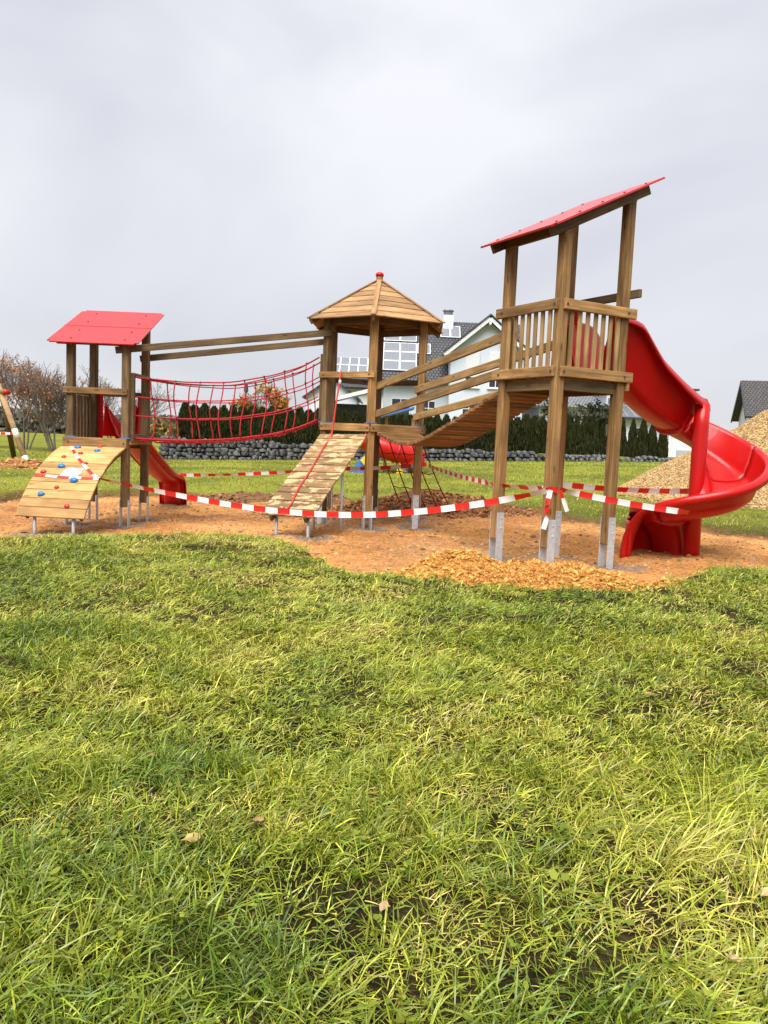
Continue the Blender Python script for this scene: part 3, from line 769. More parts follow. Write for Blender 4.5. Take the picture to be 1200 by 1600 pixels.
# ------------------------------------------------------------------ spiral slide
SL = thing('spiral_slide', 'glossy red spiral slide winding down beside the tall tower', 'slide', v3(POLE, .03))
def shell(name, secs, mat, parent, th=.012):
    n = len(secs[0]); V = [p for s in secs for p in s]
    Fc = [(i * n + j, (i + 1) * n + j, (i + 1) * n + j + 1, i * n + j + 1) for i in range(len(secs) - 1) for j in range(n - 1)]
    cen = sum((Vector(v) for v in V), Vector()) / len(V)
    me = mesh_of(name, [Vector(v) - cen for v in V], Fc, mat, True)
    o = obj(name, me, parent, Matrix.Translation(cen))
    m = o.modifiers.new('thickness', 'SOLIDIFY'); m.thickness = th; m.offset = 0
    return o
def profile(w_, hi, ho, lip_i=.10, lip_o=.10, drop=.045):
    "cross-section from inner lip to outer lip: (across, up)"
    r = .13; k = min(.15, hi * .3, ho * .5)
    P = [(-lip_i, hi - drop), (-lip_i + .008, hi - drop * .62), (-lip_i * .62, hi - drop * .12), (-.012, hi + .008), (.004, hi - .03), (k * .45, hi * .55)]
    for a in np.linspace(0, 90, 7): P.append((k + r * (1 - math.cos(R(a))), r * (1 - math.sin(R(a))) + .0))
    P.append((w_ / 2, -.012))
    for a in np.linspace(90, 0, 7): P.append((w_ - k - r * (1 - math.cos(R(a))), r * (1 - math.sin(R(a)))))
    P += [(w_ - k * .45, ho * .55), (w_ - .004, ho - .03), (w_ + .012, ho + .008), (w_ + lip_o * .6, ho + .012), (w_ + lip_o - .005, ho - .01), (w_ + lip_o, ho - .05 - lip_o * .5)]
    return P
def section(I, O, n, hi, ho, li=.10, lo=.10, drop=.045):
    a = (O - I); w_ = a.length; a.normalize()
    return [I + a * x + n * y for x, y in profile(w_, hi, ho, li, lo, drop)]
ph0 = 122.6
pd = lambda d: np.array([math.cos(R(d)), math.sin(R(d))])
I0 = np.array([2.84, 10.17]); I1 = POLE + .10 * pd(ph0); hd = (I1 - I0) / np.linalg.norm(I1 - I0); hl = np.array([-hd[1], hd[0]])
rim_s = [(-.05, 3.25), (.16, 3.25), (.26, 3.21), (.35, 3.05), (.5, 2.80), (.75, 2.56), (.92, 2.42), (1, 2.36)]
flo_s = [(-.05, 2.54), (.16, 2.53), (.3, 2.43), (.5, 2.22), (.75, 2.02), (1, 1.87)]
def sm_interp(tab, xs_, k=7):
    X = np.linspace(tab[0][0], tab[-1][0], 240); Y = np.interp(X, [a for a, _ in tab], [b for _, b in tab])
    Y = np.convolve(np.pad(Y, k, mode='reflect', reflect_type='odd'), np.ones(2 * k + 1) / (2 * k + 1), 'valid')
    return np.interp(xs_, X, Y)
S = np.linspace(-.05, 1.045, 27); zr, zf = sm_interp(rim_s, S, 9), sm_interp(flo_s, S, 14)
secs = []
for i, s_ in enumerate(S):
    wd = .72 + .03 * s_
    I = v3(I0 + (I1 - I0) * s_, zf[i]); O = v3(I0 + (I1 - I0) * s_ + hl * wd, zf[i])
    secs.append(section(I, O, Vector((0, 0, 1)), zr[i] - zf[i], zr[i] - zf[i], .06 + .10 * max(0, s_), .1, .06 + .13 * max(0, s_)))
shell('upper_chute', secs, M['red'], SL)
rimt = [(ph0, 2.36), (90, 2.20), (60, 2.02), (30, 1.80), (0, 1.60), (-30, 1.42), (-60, 1.22), (-90, 1.09), (-120, .985), (-150, .84), (-168, .72)][::-1]
flot = [(ph0, 1.87), (90, 1.72), (60, 1.52), (30, 1.30), (0, 1.11), (-30, .94), (-60, .82), (-90, .73), (-120, .665), (-150, .60), (-168, .56)][::-1]
def turn(d0, d1, n):
    A = np.linspace(d0, d1, n); zr, zf = sm_interp(rimt, A, 8), sm_interp(flot, A, 8); o = []
    for i, d in enumerate(A):
        I = v3(POLE + .09 * pd(d), zf[i] - .02); O = v3(POLE + .855 * pd(d), zf[i] + .03)
        o.append(section(I, O, Vector((0, 0, 1)), .30, zr[i] - zf[i] - .03, .02, .10))
    return o
shell('middle_chute', turn(ph0 - .5, 12.5, 22), M['red'], SL)
shell('lower_chute', turn(11.6, -150, 30), M['red'], SL)
# foot: the chute bends over into the ground
secs = []
zr0 = float(sm_interp(rimt, -150., 8)); zf0 = float(sm_interp(flot, -150., 8))
for k in range(15):
    f = k / 14; d = -150.4 - 78 * math.sin(min(f * 1.15, 1) * math.pi / 2); tilt = sstep(.15, .95, np.array(f)) * R(88)
    tg = v3(np.array([math.sin(R(d)), -math.cos(R(d))]), 0)
    n_ = (Vector((0, 0, 1)) * math.cos(tilt) + tg * math.sin(tilt))
    zz = zf0 - .06 * f - (f ** 2.2) * (zf0 + .05)
    hh = (zr0 - zf0) * (1 - .45 * f)
    I = v3(POLE + .09 * pd(d), zz - .02); O = v3(POLE + (.85 - .12 * f) * pd(d), zz + .01)
    secs.append(section(I, O, n_, .28, hh, .02, .09 - .05 * f))
shell('foot', secs, M['red'], SL)
def flange(fn_sec, name='flange'):
    pass
# outer skirt leg of the foot
pts = []
for k in range(14):
    f = k / 13; d = -141 - 31 * min(1, f * 1.25); rr = .96 + .12 * f
    zz = [.86, .855, .84, .82, .79, .755, .71, .65, .57, .48, .38, .26, .13, -.06][k]
    pts.append(v3(POLE + rr * pd(d), zz))
m = MB(); V = []
for i, p in enumerate(pts):
    rad = Vector((POLE[0] - p.x, POLE[1] - p.y, 0)).normalized(); q = pts[min(i + 1, 13)] - pts[max(i - 1, 0)]
    tn = q.normalized(); wv = rad.cross(tn).normalized(); wv = wv if wv.y < 0 else -wv
    inw = tn.cross(wv).normalized(); inw = inw if inw.dot(rad) > 0 or inw.z < -.5 else -inw
    V += [p, p + wv * .035 + inw * .01, p + wv * .045 + inw * .05, p + wv * .035 + inw * .155, p + inw * .16]
Fc = [(i * 5 + j, i * 5 + (j + 1) % 5, (i + 1) * 5 + (j + 1) % 5, (i + 1) * 5 + j) for i in range(13) for j in range(5)] + [(4, 3, 2, 1, 0), (65, 66, 67, 68, 69)]
m.add(V, Fc); m.build('skirt_leg', M['red'], SL, None, True)
secs = []
for d in np.linspace(-166, -250, 16):
    f = (-166 - d) / 84; rr = .985 - .45 * f ** 1.5
    secs.append([v3(POLE + rr * pd(d), z) for z in (-.06, .15, .35, .52, .60)])
shell('skirt_panel', secs, M['red'], SL, .014)
V, Fc = tube_geo([(0, 0, -.1), (0, 0, .9), (0, 0, 1.9), (0, 0, 2.21)], [.115, .10, .105, .10], 16)
obj('column', mesh_of('column', V, Fc, M['red'], True), SL, Matrix.Translation(v3(POLE, .05)))
# flange rings where the fibreglass pieces are bolted together
def ring(secf, extra=.045):
    "collar below the chute at one section"
    s0 = secf; n = len(s0); c = sum(s0, Vector()) / n; V = []
    cp = s0[5:n - 5]
    return cp
for d in (13.2, -149.2):
    for dd, dz in ((0, 0),):
        base = turn(d, d - 2.2, 2); V = []
        cps = [sec[6:-6] for sec in base]
        for sec in cps:
            mid = sec[len(sec) // 2] + Vector((0, 0, .4))
            for p in sec: V.append(p)
            for p in sec: V.append(p + (p - mid).normalized() * .04)
        n_ = len(cps[0]); Fc = []
        for j in range(n_ - 1):
            Fc += [(n_ + j, n_ + j + 1, 3 * n_ + j + 1, 3 * n_ + j), (j, j + 1, n_ + j + 1, n_ + j), (2 * n_ + j, 3 * n_ + j, 3 * n_ + j + 1, 2 * n_ + j + 1)]
        fl = obj('flange', mesh_of('flange', V, Fc, M['red']), SL)
        for j in (3, 9, len(cps[0]) - 4):
            bolt(V[n_ + j] * .5 + V[j] * .5 + Vector((.0, -.008, 0)), (0, -1, 0), fl, )
# underside end flange of the upper chute
base = [section(v3(I0 + (I1 - I0) * s_, z), v3(I0 + (I1 - I0) * s_ + hl * .75, z), Vector((0, 0, 1)), .48, .48) for s_, z in ((.965, 1.885), (.995, 1.87))]
V = []; cps = [sec[5:-5] for sec in base]
for sec in cps:
    mid = sec[len(sec) // 2] + Vector((0, 0, .45))
    V += list(sec) + [p + (p - mid).normalized() * .045 for p in sec]
n_ = len(cps[0]); Fc = []
for j in range(n_ - 1): Fc += [(n_ + j, n_ + j + 1, 3 * n_ + j + 1, 3 * n_ + j), (j, j + 1, n_ + j + 1, n_ + j), (2 * n_ + j, 3 * n_ + j, 3 * n_ + j + 1, 2 * n_ + j + 1)]
fl = obj('flange', mesh_of('flange', V, Fc, M['red']), SL)
# entry boards beside the chute at the tower
for f in (.06, .86):
    q = rt['D'] + (rt['C'] - rt['D']) * f + ru * .05
    beam('entry_board', v3(q, RD - .1), v3(q, 3.45), .02, .10, M['red'], SL, up=v3(rv, 0), bev=.004)

# ------------------------------------------------------------------ straight slide behind the low tower
SS = thing('straight_slide', 'short straight red slide running back from the low tower', 'slide', (-4.8, 17.4, -.1))
y0s, y1s = 14.50, 17.55
prof_s = [(0, 1.43), (.04, 1.43), (.12, 1.34), (.3, 1.10), (.5, .83), (.7, .58), (.82, .47), (.90, .44), (.95, .40), (.98, .26), (1.0, -.12)]
secs = []
for f in list(np.linspace(0, .9, 16)) + [.93, .95, .965, .98, .99, 1.0]:
    z = ip(prof_s, f); y = y0s + (y1s - y0s) * (f if f < .96 else .96 + (f - .96) * .5); xc = -4.87 + .15 * f
    hgt = .17 if f > .16 else .17 + .40 * (1 - f / .16)
    tilt = float(sstep(.9, .99, np.array(f))) * R(80); n_ = Vector((0, math.sin(tilt), math.cos(tilt)))
    secs.append(section(Vector((xc - .25, y, z)), Vector((xc + .25, y, z)), n_, hgt, hgt, .05, .05))
shell('chute', secs, M['red'], SS)
for x in (-5.27, -4.52):
    beam('entry_board', (x, 14.56, 1.38), (x, 14.56, 2.24), .02, .12, M['red'], SS, up=(1, 0, 0))
def tri(name, P, th, mat, parent):
    P = [Vector(p) for p in P]; n = (P[1] - P[0]).cross(P[2] - P[0]).normalized() * th; cen = sum(P, Vector()) / 3
    V = [p - cen for p in P] + [p - cen + n for p in P]
    me = mesh_of(name, V, [(0, 2, 1), (3, 4, 5), (0, 1, 4, 3), (1, 2, 5, 4), (2, 0, 3, 5)], mat)
    return obj(name, me, parent, Matrix.Translation(cen))
for x in (-5.16, -4.60): tri('side_guard', [(x, 14.42, 1.44), (x + .02, 14.50, 2.02), (x + .32 if x < -5 else x + .05, 15.0, 1.42)], .02, M['red'], SS)
V, Fc = tube_geo([(0, 0, -.2), (0, 0, .35)], .03, 8)

# ------------------------------------------------------------------ dirt heaps
def heap(name, label, cat, c, rx, ry, h, rot, col_a, col_b, n, size, seed, chip=False, base=None):
    rg = np.random.default_rng(seed)
    def hz(x, y):
        dx, dy = x - c[0], y - c[1]; u = (dx * math.cos(rot) + dy * math.sin(rot)) / rx; v = (-dx * math.sin(rot) + dy * math.cos(rot)) / ry
        d = np.sqrt(u * u + v * v) + (fbm(x, y, 1.6 / max(rx, ry), seed, 3) - .5) * (.5 if not chip else .18)
        prof = np.clip(1 - d, 0, 1) ** 1.15 if chip else sstep(1.0, .15, d)
        g = np.minimum(z_ground(x, y), 9) if base is None else base(x, y)
        return g + h * prof * ((.85 + .3 * fbm(x, y, 2.2, seed + 3, 3)) if not chip else (.97 + .06 * fbm(x, y, .8, seed + 3, 3))) - .06 * (d > .98) - .02 + (fbm(x, y, 6, seed + 9, 3) - .5) * .05 * (prof > .02), prof
    st = max(rx, ry) / 60
    R_ = max(rx, ry) * 1.12
    xs_ = np.arange(c[0] - R_, c[0] + R_, st); ys_ = np.arange(c[1] - R_, c[1] + R_, st)
    X, Y = np.meshgrid(xs_, ys_); Z, P = hz(X, Y); keep = P > 0
    # dilate one ring
    k2 = keep.copy(); k2[1:] |= keep[:-1]; k2[:-1] |= keep[1:]; k2[:, 1:] |= keep[:, :-1]; k2[:, :-1] |= keep[:, 1:]
    nx = len(xs_); V = np.stack([X, Y, Z], -1).reshape(-1, 3); kk = k2.ravel()
    i = (np.arange(len(ys_) - 1)[:, None] * nx + np.arange(nx - 1)[None]).ravel(); q = np.stack([i, i + 1, i + nx + 1, i + nx], 1)
    q = q[kk[q].all(1)]; used = np.unique(q); mp_ = -np.ones(len(V), int); mp_[used] = np.arange(len(used))
    t = fbm(V[used, 0], V[used, 1], 5, seed + 1, 3)[:, None]
    cc = np.array(col_a) * (1 - t) + np.array(col_b) * t
    core = multi(name, V[used], mp_[q], M['soil'] if not chip else M['chip'], cc * .85, True)
    o = obj(name, core); tag(o, label, cat, None, 'stuff')
    # loose pieces
    px = c[0] + (rg.uniform(-R_, R_, n * 3) if not chip else rg.uniform(-R_, .1 * R_, n * 3)); py = c[1] + (rg.uniform(-R_, R_, n * 3) if not chip else rg.uniform(-.62 * R_, .25 * R_, n * 3)); pz, pp = hz(px, py)
    ok = pp > (.02 if not chip else .005); px, py, pz, pp = px[ok][:n], py[ok][:n], pz[ok][:n], pp[ok][:n]; n_ = len(px)
    if chip:
        B = np.array([(x, y, z) for x in (-.5, .5) for y in (-.5, .5) for z in (-.5, .5)]); FB = np.array([(0, 1, 3, 2), (4, 6, 7, 5), (0, 4, 5, 1), (2, 3, 7, 6), (0, 2, 6, 4), (1, 5, 7, 3)])
        sc = np.stack([rg.uniform(.6, 1.5, n_) * size, rg.uniform(.3, .6, n_) * size, rg.uniform(.1, .25, n_) * size], 1)
    else:
        B = np.array([(1, 0, 0), (-1, 0, 0), (0, 1, 0), (0, -1, 0), (0, 0, 1), (0, 0, -1)], float); FB = np.array([(0, 2, 4), (2, 1, 4), (1, 3, 4), (3, 0, 4), (2, 0, 5), (1, 2, 5), (3, 1, 5), (0, 3, 5)])
        s0 = size * np.minimum(np.exp(rg.normal(0, .6, n_)), 3.2)
        sc = np.stack([s0 * rg.uniform(.7, 1.3, n_), s0 * rg.uniform(.7, 1.3, n_), s0 * rg.uniform(.4, .9, n_)], 1)
    ex, ey, ez = rg.normal(0, .5, n_), rg.normal(0, .5, n_), rg.uniform(0, 6.28, n_)
    P3 = B[None] * sc[:, None]
    if not chip: P3 = P3 * (1 + rg.uniform(-.3, .3, P3.shape))
    def rotm(P, a, i, j):
        ca, sa = np.cos(a)[:, None], np.sin(a)[:, None]; Q = P.copy(); Q[..., i] = P[..., i] * ca - P[..., j] * sa; Q[..., j] = P[..., i] * sa + P[..., j] * ca; return Q
    P3 = rotm(rotm(rotm(P3, ex, 1, 2), ey, 0, 2), ez, 0, 1) + np.stack([px, py, pz + sc[:, 2] * .4], 1)[:, None]
    Fq = (FB[None] + (np.arange(n_) * len(B))[:, None, None]).reshape(-1, FB.shape[1])
    t = rg.random((n_, 1)); cl = (np.array(col_a) * (1 - t) + np.array(col_b) * t) * rg.uniform(.6, 1.35, (n_, 1))
    me = multi('loose_pieces', P3.reshape(-1, 3), Fq, M['chip'], np.repeat(cl, len(B), 0))
    tag(obj('loose_pieces', me, o), kind='stuff')
    return o
heap('clay_heap', 'low spread heap of loose orange clay clods before the tall tower posts', 'clay heap', (1.55, 8.70), 1.7, .9, .25, -.22, (.34, .135, .030), (.60, .31, .08), 12000, .0115, 101, base=lambda x, y: np.maximum(z_ground(x, y), pit_relief(x, y)))
heap('clay_heap', 'higher small mound of orange clay clods left of the loose clay heap', 'clay heap', (.85, 9.0), 1.0, .75, .36, .2, (.36, .145, .03), (.62, .33, .085), 4200, .0125, 105, base=lambda x, y: np.maximum(z_ground(x, y), pit_relief(x, y)))
heap('soil_heap', 'reddish brown soil heap below the rope climbing net', 'soil heap', (1.0, 17.6), 2.6, 1.3, .42, .0, (.15, .062, .026), (.34, .16, .062), 6500, .022, 103, base=lambda x, y: np.maximum(z_ground(x, y), pit_relief(x, y)))
heap('soil_heap', 'dark low soil ridge along the lawn edge behind the low tower', 'soil heap', (-3.2, 19.6), 2.6, .8, .20, .05, (.15, .075, .035), (.28, .15, .07), 1200, .03, 107, base=lambda x, y: np.maximum(z_ground(x, y), pit_relief(x, y)))
heap('clay_heap', 'small orange clay heap at the foot of the swing leg', 'clay heap', (-13.2, 28.9), 1.6, .9, .25, .1, (.30, .14, .05), (.46, .24, .09), 700, .045, 109)
heap('woodchip_pile', 'big tan pile of wood chips rising behind the spiral slide', 'woodchip pile', (13.8, 22.5), 7.7, 4.4, 4.6, 0, (.30, .18, .075), (.62, .44, .21), 52000, .052, 113, chip=True)
# pebbles and clods lying about the pit
rg = np.random.default_rng(5); n = 17000
px = rg.uniform(-9, 7.5, n); py = rg.uniform(8, 19.5, n); ok = pit_sd(px, py) < -.05; px, py = px[ok], py[ok]; n = len(px)
B = np.array([(1, 0, 0), (-1, 0, 0), (0, 1, 0), (0, -1, 0), (0, 0, 1), (0, 0, -1)], float); FB = np.array([(0, 2, 4), (2, 1, 4), (1, 3, 4), (3, 0, 4), (2, 0, 5), (1, 2, 5), (3, 1, 5), (0, 3, 5)])
s0 = .013 * np.exp(rg.normal(0, .6, n)); P3 = B[None] * s0[:, None, None] * rg.uniform(.6, 1.4, (n, 6, 3)) * np.array([1, 1, .6]) + np.stack([px, py, pit_relief(px, py)], 1)[:, None]
t = rg.random((n, 1)); cl = (np.array((.24, .12, .05)) * (1 - t) + np.array((.46, .29, .14)) * t) * rg.uniform(.5, 1.3, (n, 1))
tag(obj('pebbles', multi('pebbles', P3.reshape(-1, 3), (FB[None] + (np.arange(n) * 6)[:, None, None]).reshape(-1, 3), M['chip'], np.repeat(cl, 6, 0))), 'small clods and pebbles strewn over the sand', 'pebbles', kind='stuff')

# ------------------------------------------------------------------ barrier tapes
def tape(label, pts, width=.085, twist=(), parent=None, name='barrier_tape', n=8, phase=0., face=None):
    P = smooth_path(pts, n); V, us, vs = [], [], []; u = phase
    for i, p in enumerate(P):
        d = (P[min(i + 1, len(P) - 1)] - P[max(i - 1, 0)]).normalized()
        if face is not None: wv = d.cross(Vector(face[min(i * len(face) // len(P), len(face) - 1)])).normalized()
        else:
            f = i / (len(P) - 1); a = sum(am * math.exp(-((f - c) / w_) ** 2) for c, w_, am in twist)
            up = (Vector((0, 0, 1)) - d * d.z).normalized(); sdv = d.cross(up); wv = up * math.cos(a) + sdv * math.sin(a)
        if i: u += (p - P[i - 1]).length
        for k in (-1, 0, 1):
            V.append(p + wv * (width / 2 * k) + (wv.cross(d) * .004 if k == 0 else Vector())); us.append(u); vs.append((k + 1) / 2)
    cen = sum(V, Vector()) / len(V)
    me = uv_quad_mesh(name, [v - cen for v in V], len(P), 3, M['tape'], us, vs)
    o = obj(name, me, parent, Matrix.Translation(cen))
    return tag(o, label, 'barrier tape', 'red and white barrier tapes') if parent is None else o
def sagline(a, b, sag, n=9): a, b = Vector(a), Vector(b); return [a.lerp(b, t) - Vector((0, 0, sag * 4 * t * (1 - t))) for t in np.linspace(0, 1, n)]
Bt = v3(rt['B'] - rv * .075 - ru * .05, 1.07)
t1 = tape('red and white barrier tape sagging across the front from climbing wall to tall tower', [cw_pt(.58, .52, .02)[0]] + [Vector(p) for p in ((-3.6, 12.2, .66), (-2.7, 11.85, .565), (-1.9, 11.5, .51), (-1.05, 11.15, .50), (-.3, 10.75, .55), (.5, 10.25, .68), (1.2, 9.85, .84), (1.6, 9.65, .95))] + [Bt], .082, ((0, .12, 1.1), (.93, .06, .9)))
# knot round the post and loose end
tape(None, [v3(rt['B'] + .09 * np.array([math.cos(a), math.sin(a)]), 1.07 + .012 * math.sin(3 * a)) for a in np.linspace(0, 6.28, 14)], .06, ((.5, .2, .5),), t1, 'tape_knot', 3, .02)
tape(None, [Bt + Vector((-.02, -.05, 0)), Bt + Vector((-.05, -.06, -.16)), Bt + Vector((-.045, -.05, -.32)), Bt + Vector((-.075, -.04, -.47))], .06, ((.4, .3, .9),), t1, 'tape_end', 6, .3)
tape(None, [Bt + Vector((.10, -.01, .0)), Bt + Vector((.15, -.03, -.12)), Bt + Vector((.20, -.02, -.25))], .05, ((.4, .3, .5),), t1, 'tape_end', 6, .1)
tape('barrier tape from the tall tower post to the outer rim of the spiral slide', sagline(Bt + Vector((.1, 0, .01)), (3.98, 10.30, .80), .02), .078, ((.05, .06, 1.0), (.97, .05, .8)), phase=.1)
tape('barrier tape running behind the spiral slide from the tall tower', sagline(v3(rt['C'] + ru * .07, 1.07), (4.62, 11.95, 1.0), .03), .08, ((.5, .3, .5),), phase=.2)
tape('barrier tape from the rope climbing net to the tall tower post', sagline((.83, 15.55, 1.11), v3(rt['A'] + np.array([-.0, .08]), 1.05), .03) + [v3(rt['B'] + np.array([-.08, .04]), 1.07)], .07, ((.1, .1, .4), (.9, .1, .9)))
tape('barrier tape stretched from the short slide foot towards the hexagonal tower', sagline((-4.52, 17.35, .62), v3(hx[4] + np.array([-.06, .1]), .96), .04), .07, ((.3, .15, .8), (.75, .1, .6)))
tape('barrier tape stretched behind the hexagonal tower legs', sagline(v3(hx[4] + np.array([.05, .1]), .97), (.80, 15.6, 1.13), .03), .08, ((.5, .2, .4),), phase=.25)
q = [cw_pt(t, l, .012) for t, l in ((.0, -.46), (.12, -.30), (.25, -.12), (.38, .10), (.52, .36), (.575, .52))]
tape('barrier tape lying diagonally across the climbing wall planks', [a for a, _ in q], .05, face=[b for _, b in q], phase=.1)
q = [cw_pt(t, l, .013) for t, l in ((.57, -.57), (.575, -.3), (.58, .0), (.58, .3), (.58, .52))]
tape('barrier tape lying level across the climbing wall below the notice', [a for a, _ in q], .05, face=[b for _, b in q], phase=.0)

# ------------------------------------------------------------------ dry stone wall
SW = thing('stone_wall', 'long low dry stone wall of grey basalt below the evergreen hedge', 'stone wall', (0, 43, 0))
wdir = (WALL_B - WALL_A) / np.linalg.norm(WALL_B - WALL_A); WLEN = np.linalg.norm(WALL_B - WALL_A)
stone_me = []
for k in range(7):
    bm = bmesh.new(); bmesh.ops.create_icosphere(bm, subdivisions=1, radius=.5)
    for v in bm.verts:
        c = v.co.normalized(); m_ = max(abs(c.x), abs(c.y), abs(c.z)); v.co = c / m_ ** .7 * .5 * random.uniform(.72, 1.08)
    me = bpy.data.meshes.new('stone'); bm.to_mesh(me); bm.free(); me.materials.append(M['stone']); stone_me.append(me)
stones = []
row_z = 0.0; s_rng = random.Random(4)
for side in (0,):
    for r_ in range(6):
        u = -.2
        while u < WLEN:
            wd = s_rng.uniform(.17, .46); hg = s_rng.uniform(.18, .34)
            p = WALL_A + wdir * (u + wd / 2); zb = float(z_lawn_base(np.array(p[0]), np.array(p[1] - .3))); top = 1.13 + .06 * math.sin(u * 1.7) 
            zc = zb - .05 + r_ * .215 + hg / 2
            if zc - hg * .2 < top: stones.append((p[0], p[1] + s_rng.uniform(-.05, .05) + r_ * .035, min(zc, top - .05), wd * 1.06, .4, hg * 1.1, s_rng.uniform(-.12, .12), s_rng.randrange(7)))
            u += wd
for r_ in range(5):          # the short return at the open end
    for v_ in np.arange(.2, 2.2, .36):
        stones.append((WALL_A[0] - .12, WALL_A[1] + v_, .05 + r_ * .245 + .1, .4, .38, .29, s_rng.uniform(-.2, .2), s_rng.randrange(7)))
stones.sort(key=lambda q: q[0] * .75)
nparts = 290
rest = MB()
M['gap'] = plain('wall_earth', (.035, .033, .03), .95)
core = MB(); ca, cb = WALL_A + wdir * .1 + np.array([0, .16]), WALL_B + np.array([0, .16])
core.add([(ca[0], ca[1], -.2), (cb[0], cb[1], -.2), (cb[0], cb[1], 1.08), (ca[0], ca[1], 1.08)] + [(ca[0], ca[1] + .9, -.2), (cb[0], cb[1] + .9, -.2), (cb[0], cb[1] + .9, 1.08), (ca[0], ca[1] + .9, 1.08)], [(0, 1, 2, 3), (7, 6, 5, 4), (0, 3, 7, 4), (1, 5, 6, 2), (3, 2, 6, 7)]); core.build('wall_core', M['gap'], SW)
for i, (x, y, z, a, b, c, rz, k) in enumerate(stones):
    mt = Matrix.Translation((x, y, z)) @ Matrix.Rotation(rz + math.atan2(wdir[1], wdir[0]), 4, 'Z') @ Matrix.Rotation(s_rng.uniform(-.1, .1), 4, 'Y') @ Matrix.Diagonal((a, b, c, 1))
    if i < nparts: obj('stone', stone_me[k], SW, mt)
    else: rest.add([mt @ v.co for v in stone_me[k].vertices], [tuple(p.vertices) for p in stone_me[k].polygons])
if rest.n: tag(rest.build('far_stones', M['stone'], SW), kind='stuff')

# ------------------------------------------------------------------ foliage helpers
def cards(P, Dn, size, asp, col, seed, tri_=False):
    "one small leaf face per point; Dn: preferred direction of the leaf axis"
    rg = np.random.default_rng(seed); n = len(P)
    a = Dn + rg.normal(0, .35, (n, 3)); a /= np.linalg.norm(a, axis=1)[:, None]
    b = np.cross(a, rg.normal(0, 1, (n, 3))); b /= np.linalg.norm(b, axis=1)[:, None] + 1e-9
    s = (size * rg.uniform(.6, 1.4, n))[:, None]
    V = np.stack([P - a * s * .5, P + b * s * asp, P + a * s * .5, P - b * s * asp], 1).reshape(-1, 3)
    return V, np.arange(n * 4).reshape(-1, 4), np.repeat(col, 4, 0)
def thuja_mesh(seed, h, r, a_=1.55, e_=.5):
    rg = np.random.default_rng(seed); n = 2300
    z = h * rg.beta(1.1, 1.25, n); rr = r * np.clip(np.minimum(1, a_ * (1 - z / h) ** e_), .06, 1) * (1 + .12 * np.sin(z * 9 + seed)); th = rg.uniform(0, 6.283, n)
    rr = rr * rg.uniform(.72, 1.08, n)
    P = np.stack([rr * np.cos(th), rr * np.sin(th), z], 1)
    D = np.stack([np.cos(th) * .4, np.sin(th) * .4, np.ones(n)], 1)
    t = rg.random((n, 1)); col = np.array((.012, .015, .004)) * (1 - t) + np.array((.042, .046, .012)) * t
    col = col * rg.uniform(.7, 1.3, (n, 1))
    V, Q, C = cards(P, D, .17, .26, col, seed)
    # solid core so that the column is not see-through
    zz = np.linspace(0, h * .96, 9); k = 8; th = np.linspace(0, 6.283, k, endpoint=False)
    rc = .80 * r * np.clip(np.minimum(1, a_ * (1 - zz / h) ** e_), .03, 1)
    VC = np.stack([(rc[:, None] * np.cos(th)).ravel(), (rc[:, None] * np.sin(th)).ravel(), np.repeat(zz, k)], 1)
    QC = np.array([(i * k + j, i * k + (j + 1) % k, (i + 1) * k + (j + 1) % k, (i + 1) * k + j) for i in range(8) for j in range(k)]) + len(V)
    return multi('foliage', np.concatenate([V, VC]), np.concatenate([Q, QC]), M['needle'], np.concatenate([C, np.tile((.012, .014, .005), (len(VC), 1))]))
tm = [thuja_mesh(200 + k, 1, .5) for k in range(6)]; tm2 = [thuja_mesh(220 + k, 1, .5, 1.3, .68) for k in range(4)]
def hedge_h(x): return 1.85 + .35 * float(sstep(2, 14, np.array(x)))
xh = -10.75; cnt = 0; hrg = random.Random(12)
V, Fc = tube_geo([(0, 0, -.1), (0, 0, .5)], .035, 6); stem_me = mesh_of('stem', V, Fc, M['trunk'])
while xh < 16.4:
    y = wall_y(xh) + 1.15 + hrg.uniform(-.08, .08); h = hedge_h(xh) * hrg.uniform(.95, 1.06); gap = xh > 12.2; tip = xh > 10.2
    wd = hrg.uniform(.58, .68) if not gap else hrg.uniform(.48, .54)
    o = thing('thuja_shrub', 'dark green columnar thuja in the clipped hedge on the stone wall' if not gap else 'slim dark thuja standing free at the hedge end near the white garage', 'hedge shrub', (xh, y, 1.08), 'thujas of the dense hedge' if not gap else 'thujas at the loose hedge end')
    obj('foliage', tm2[cnt % 4] if tip else tm[cnt % 6], o, Matrix.Translation((xh, y, 1.1)) @ Matrix.Rotation(hrg.uniform(0, 6), 4, 'Z') @ Matrix.Diagonal((wd * 1.2, wd * 1.2, h, 1)))
    obj('stem', stem_me, o, Matrix.Translation((xh, y, 1.05)))
    cnt += 1; xh += .50 + hrg.uniform(-.03, .03) + (.12 if gap else 0)

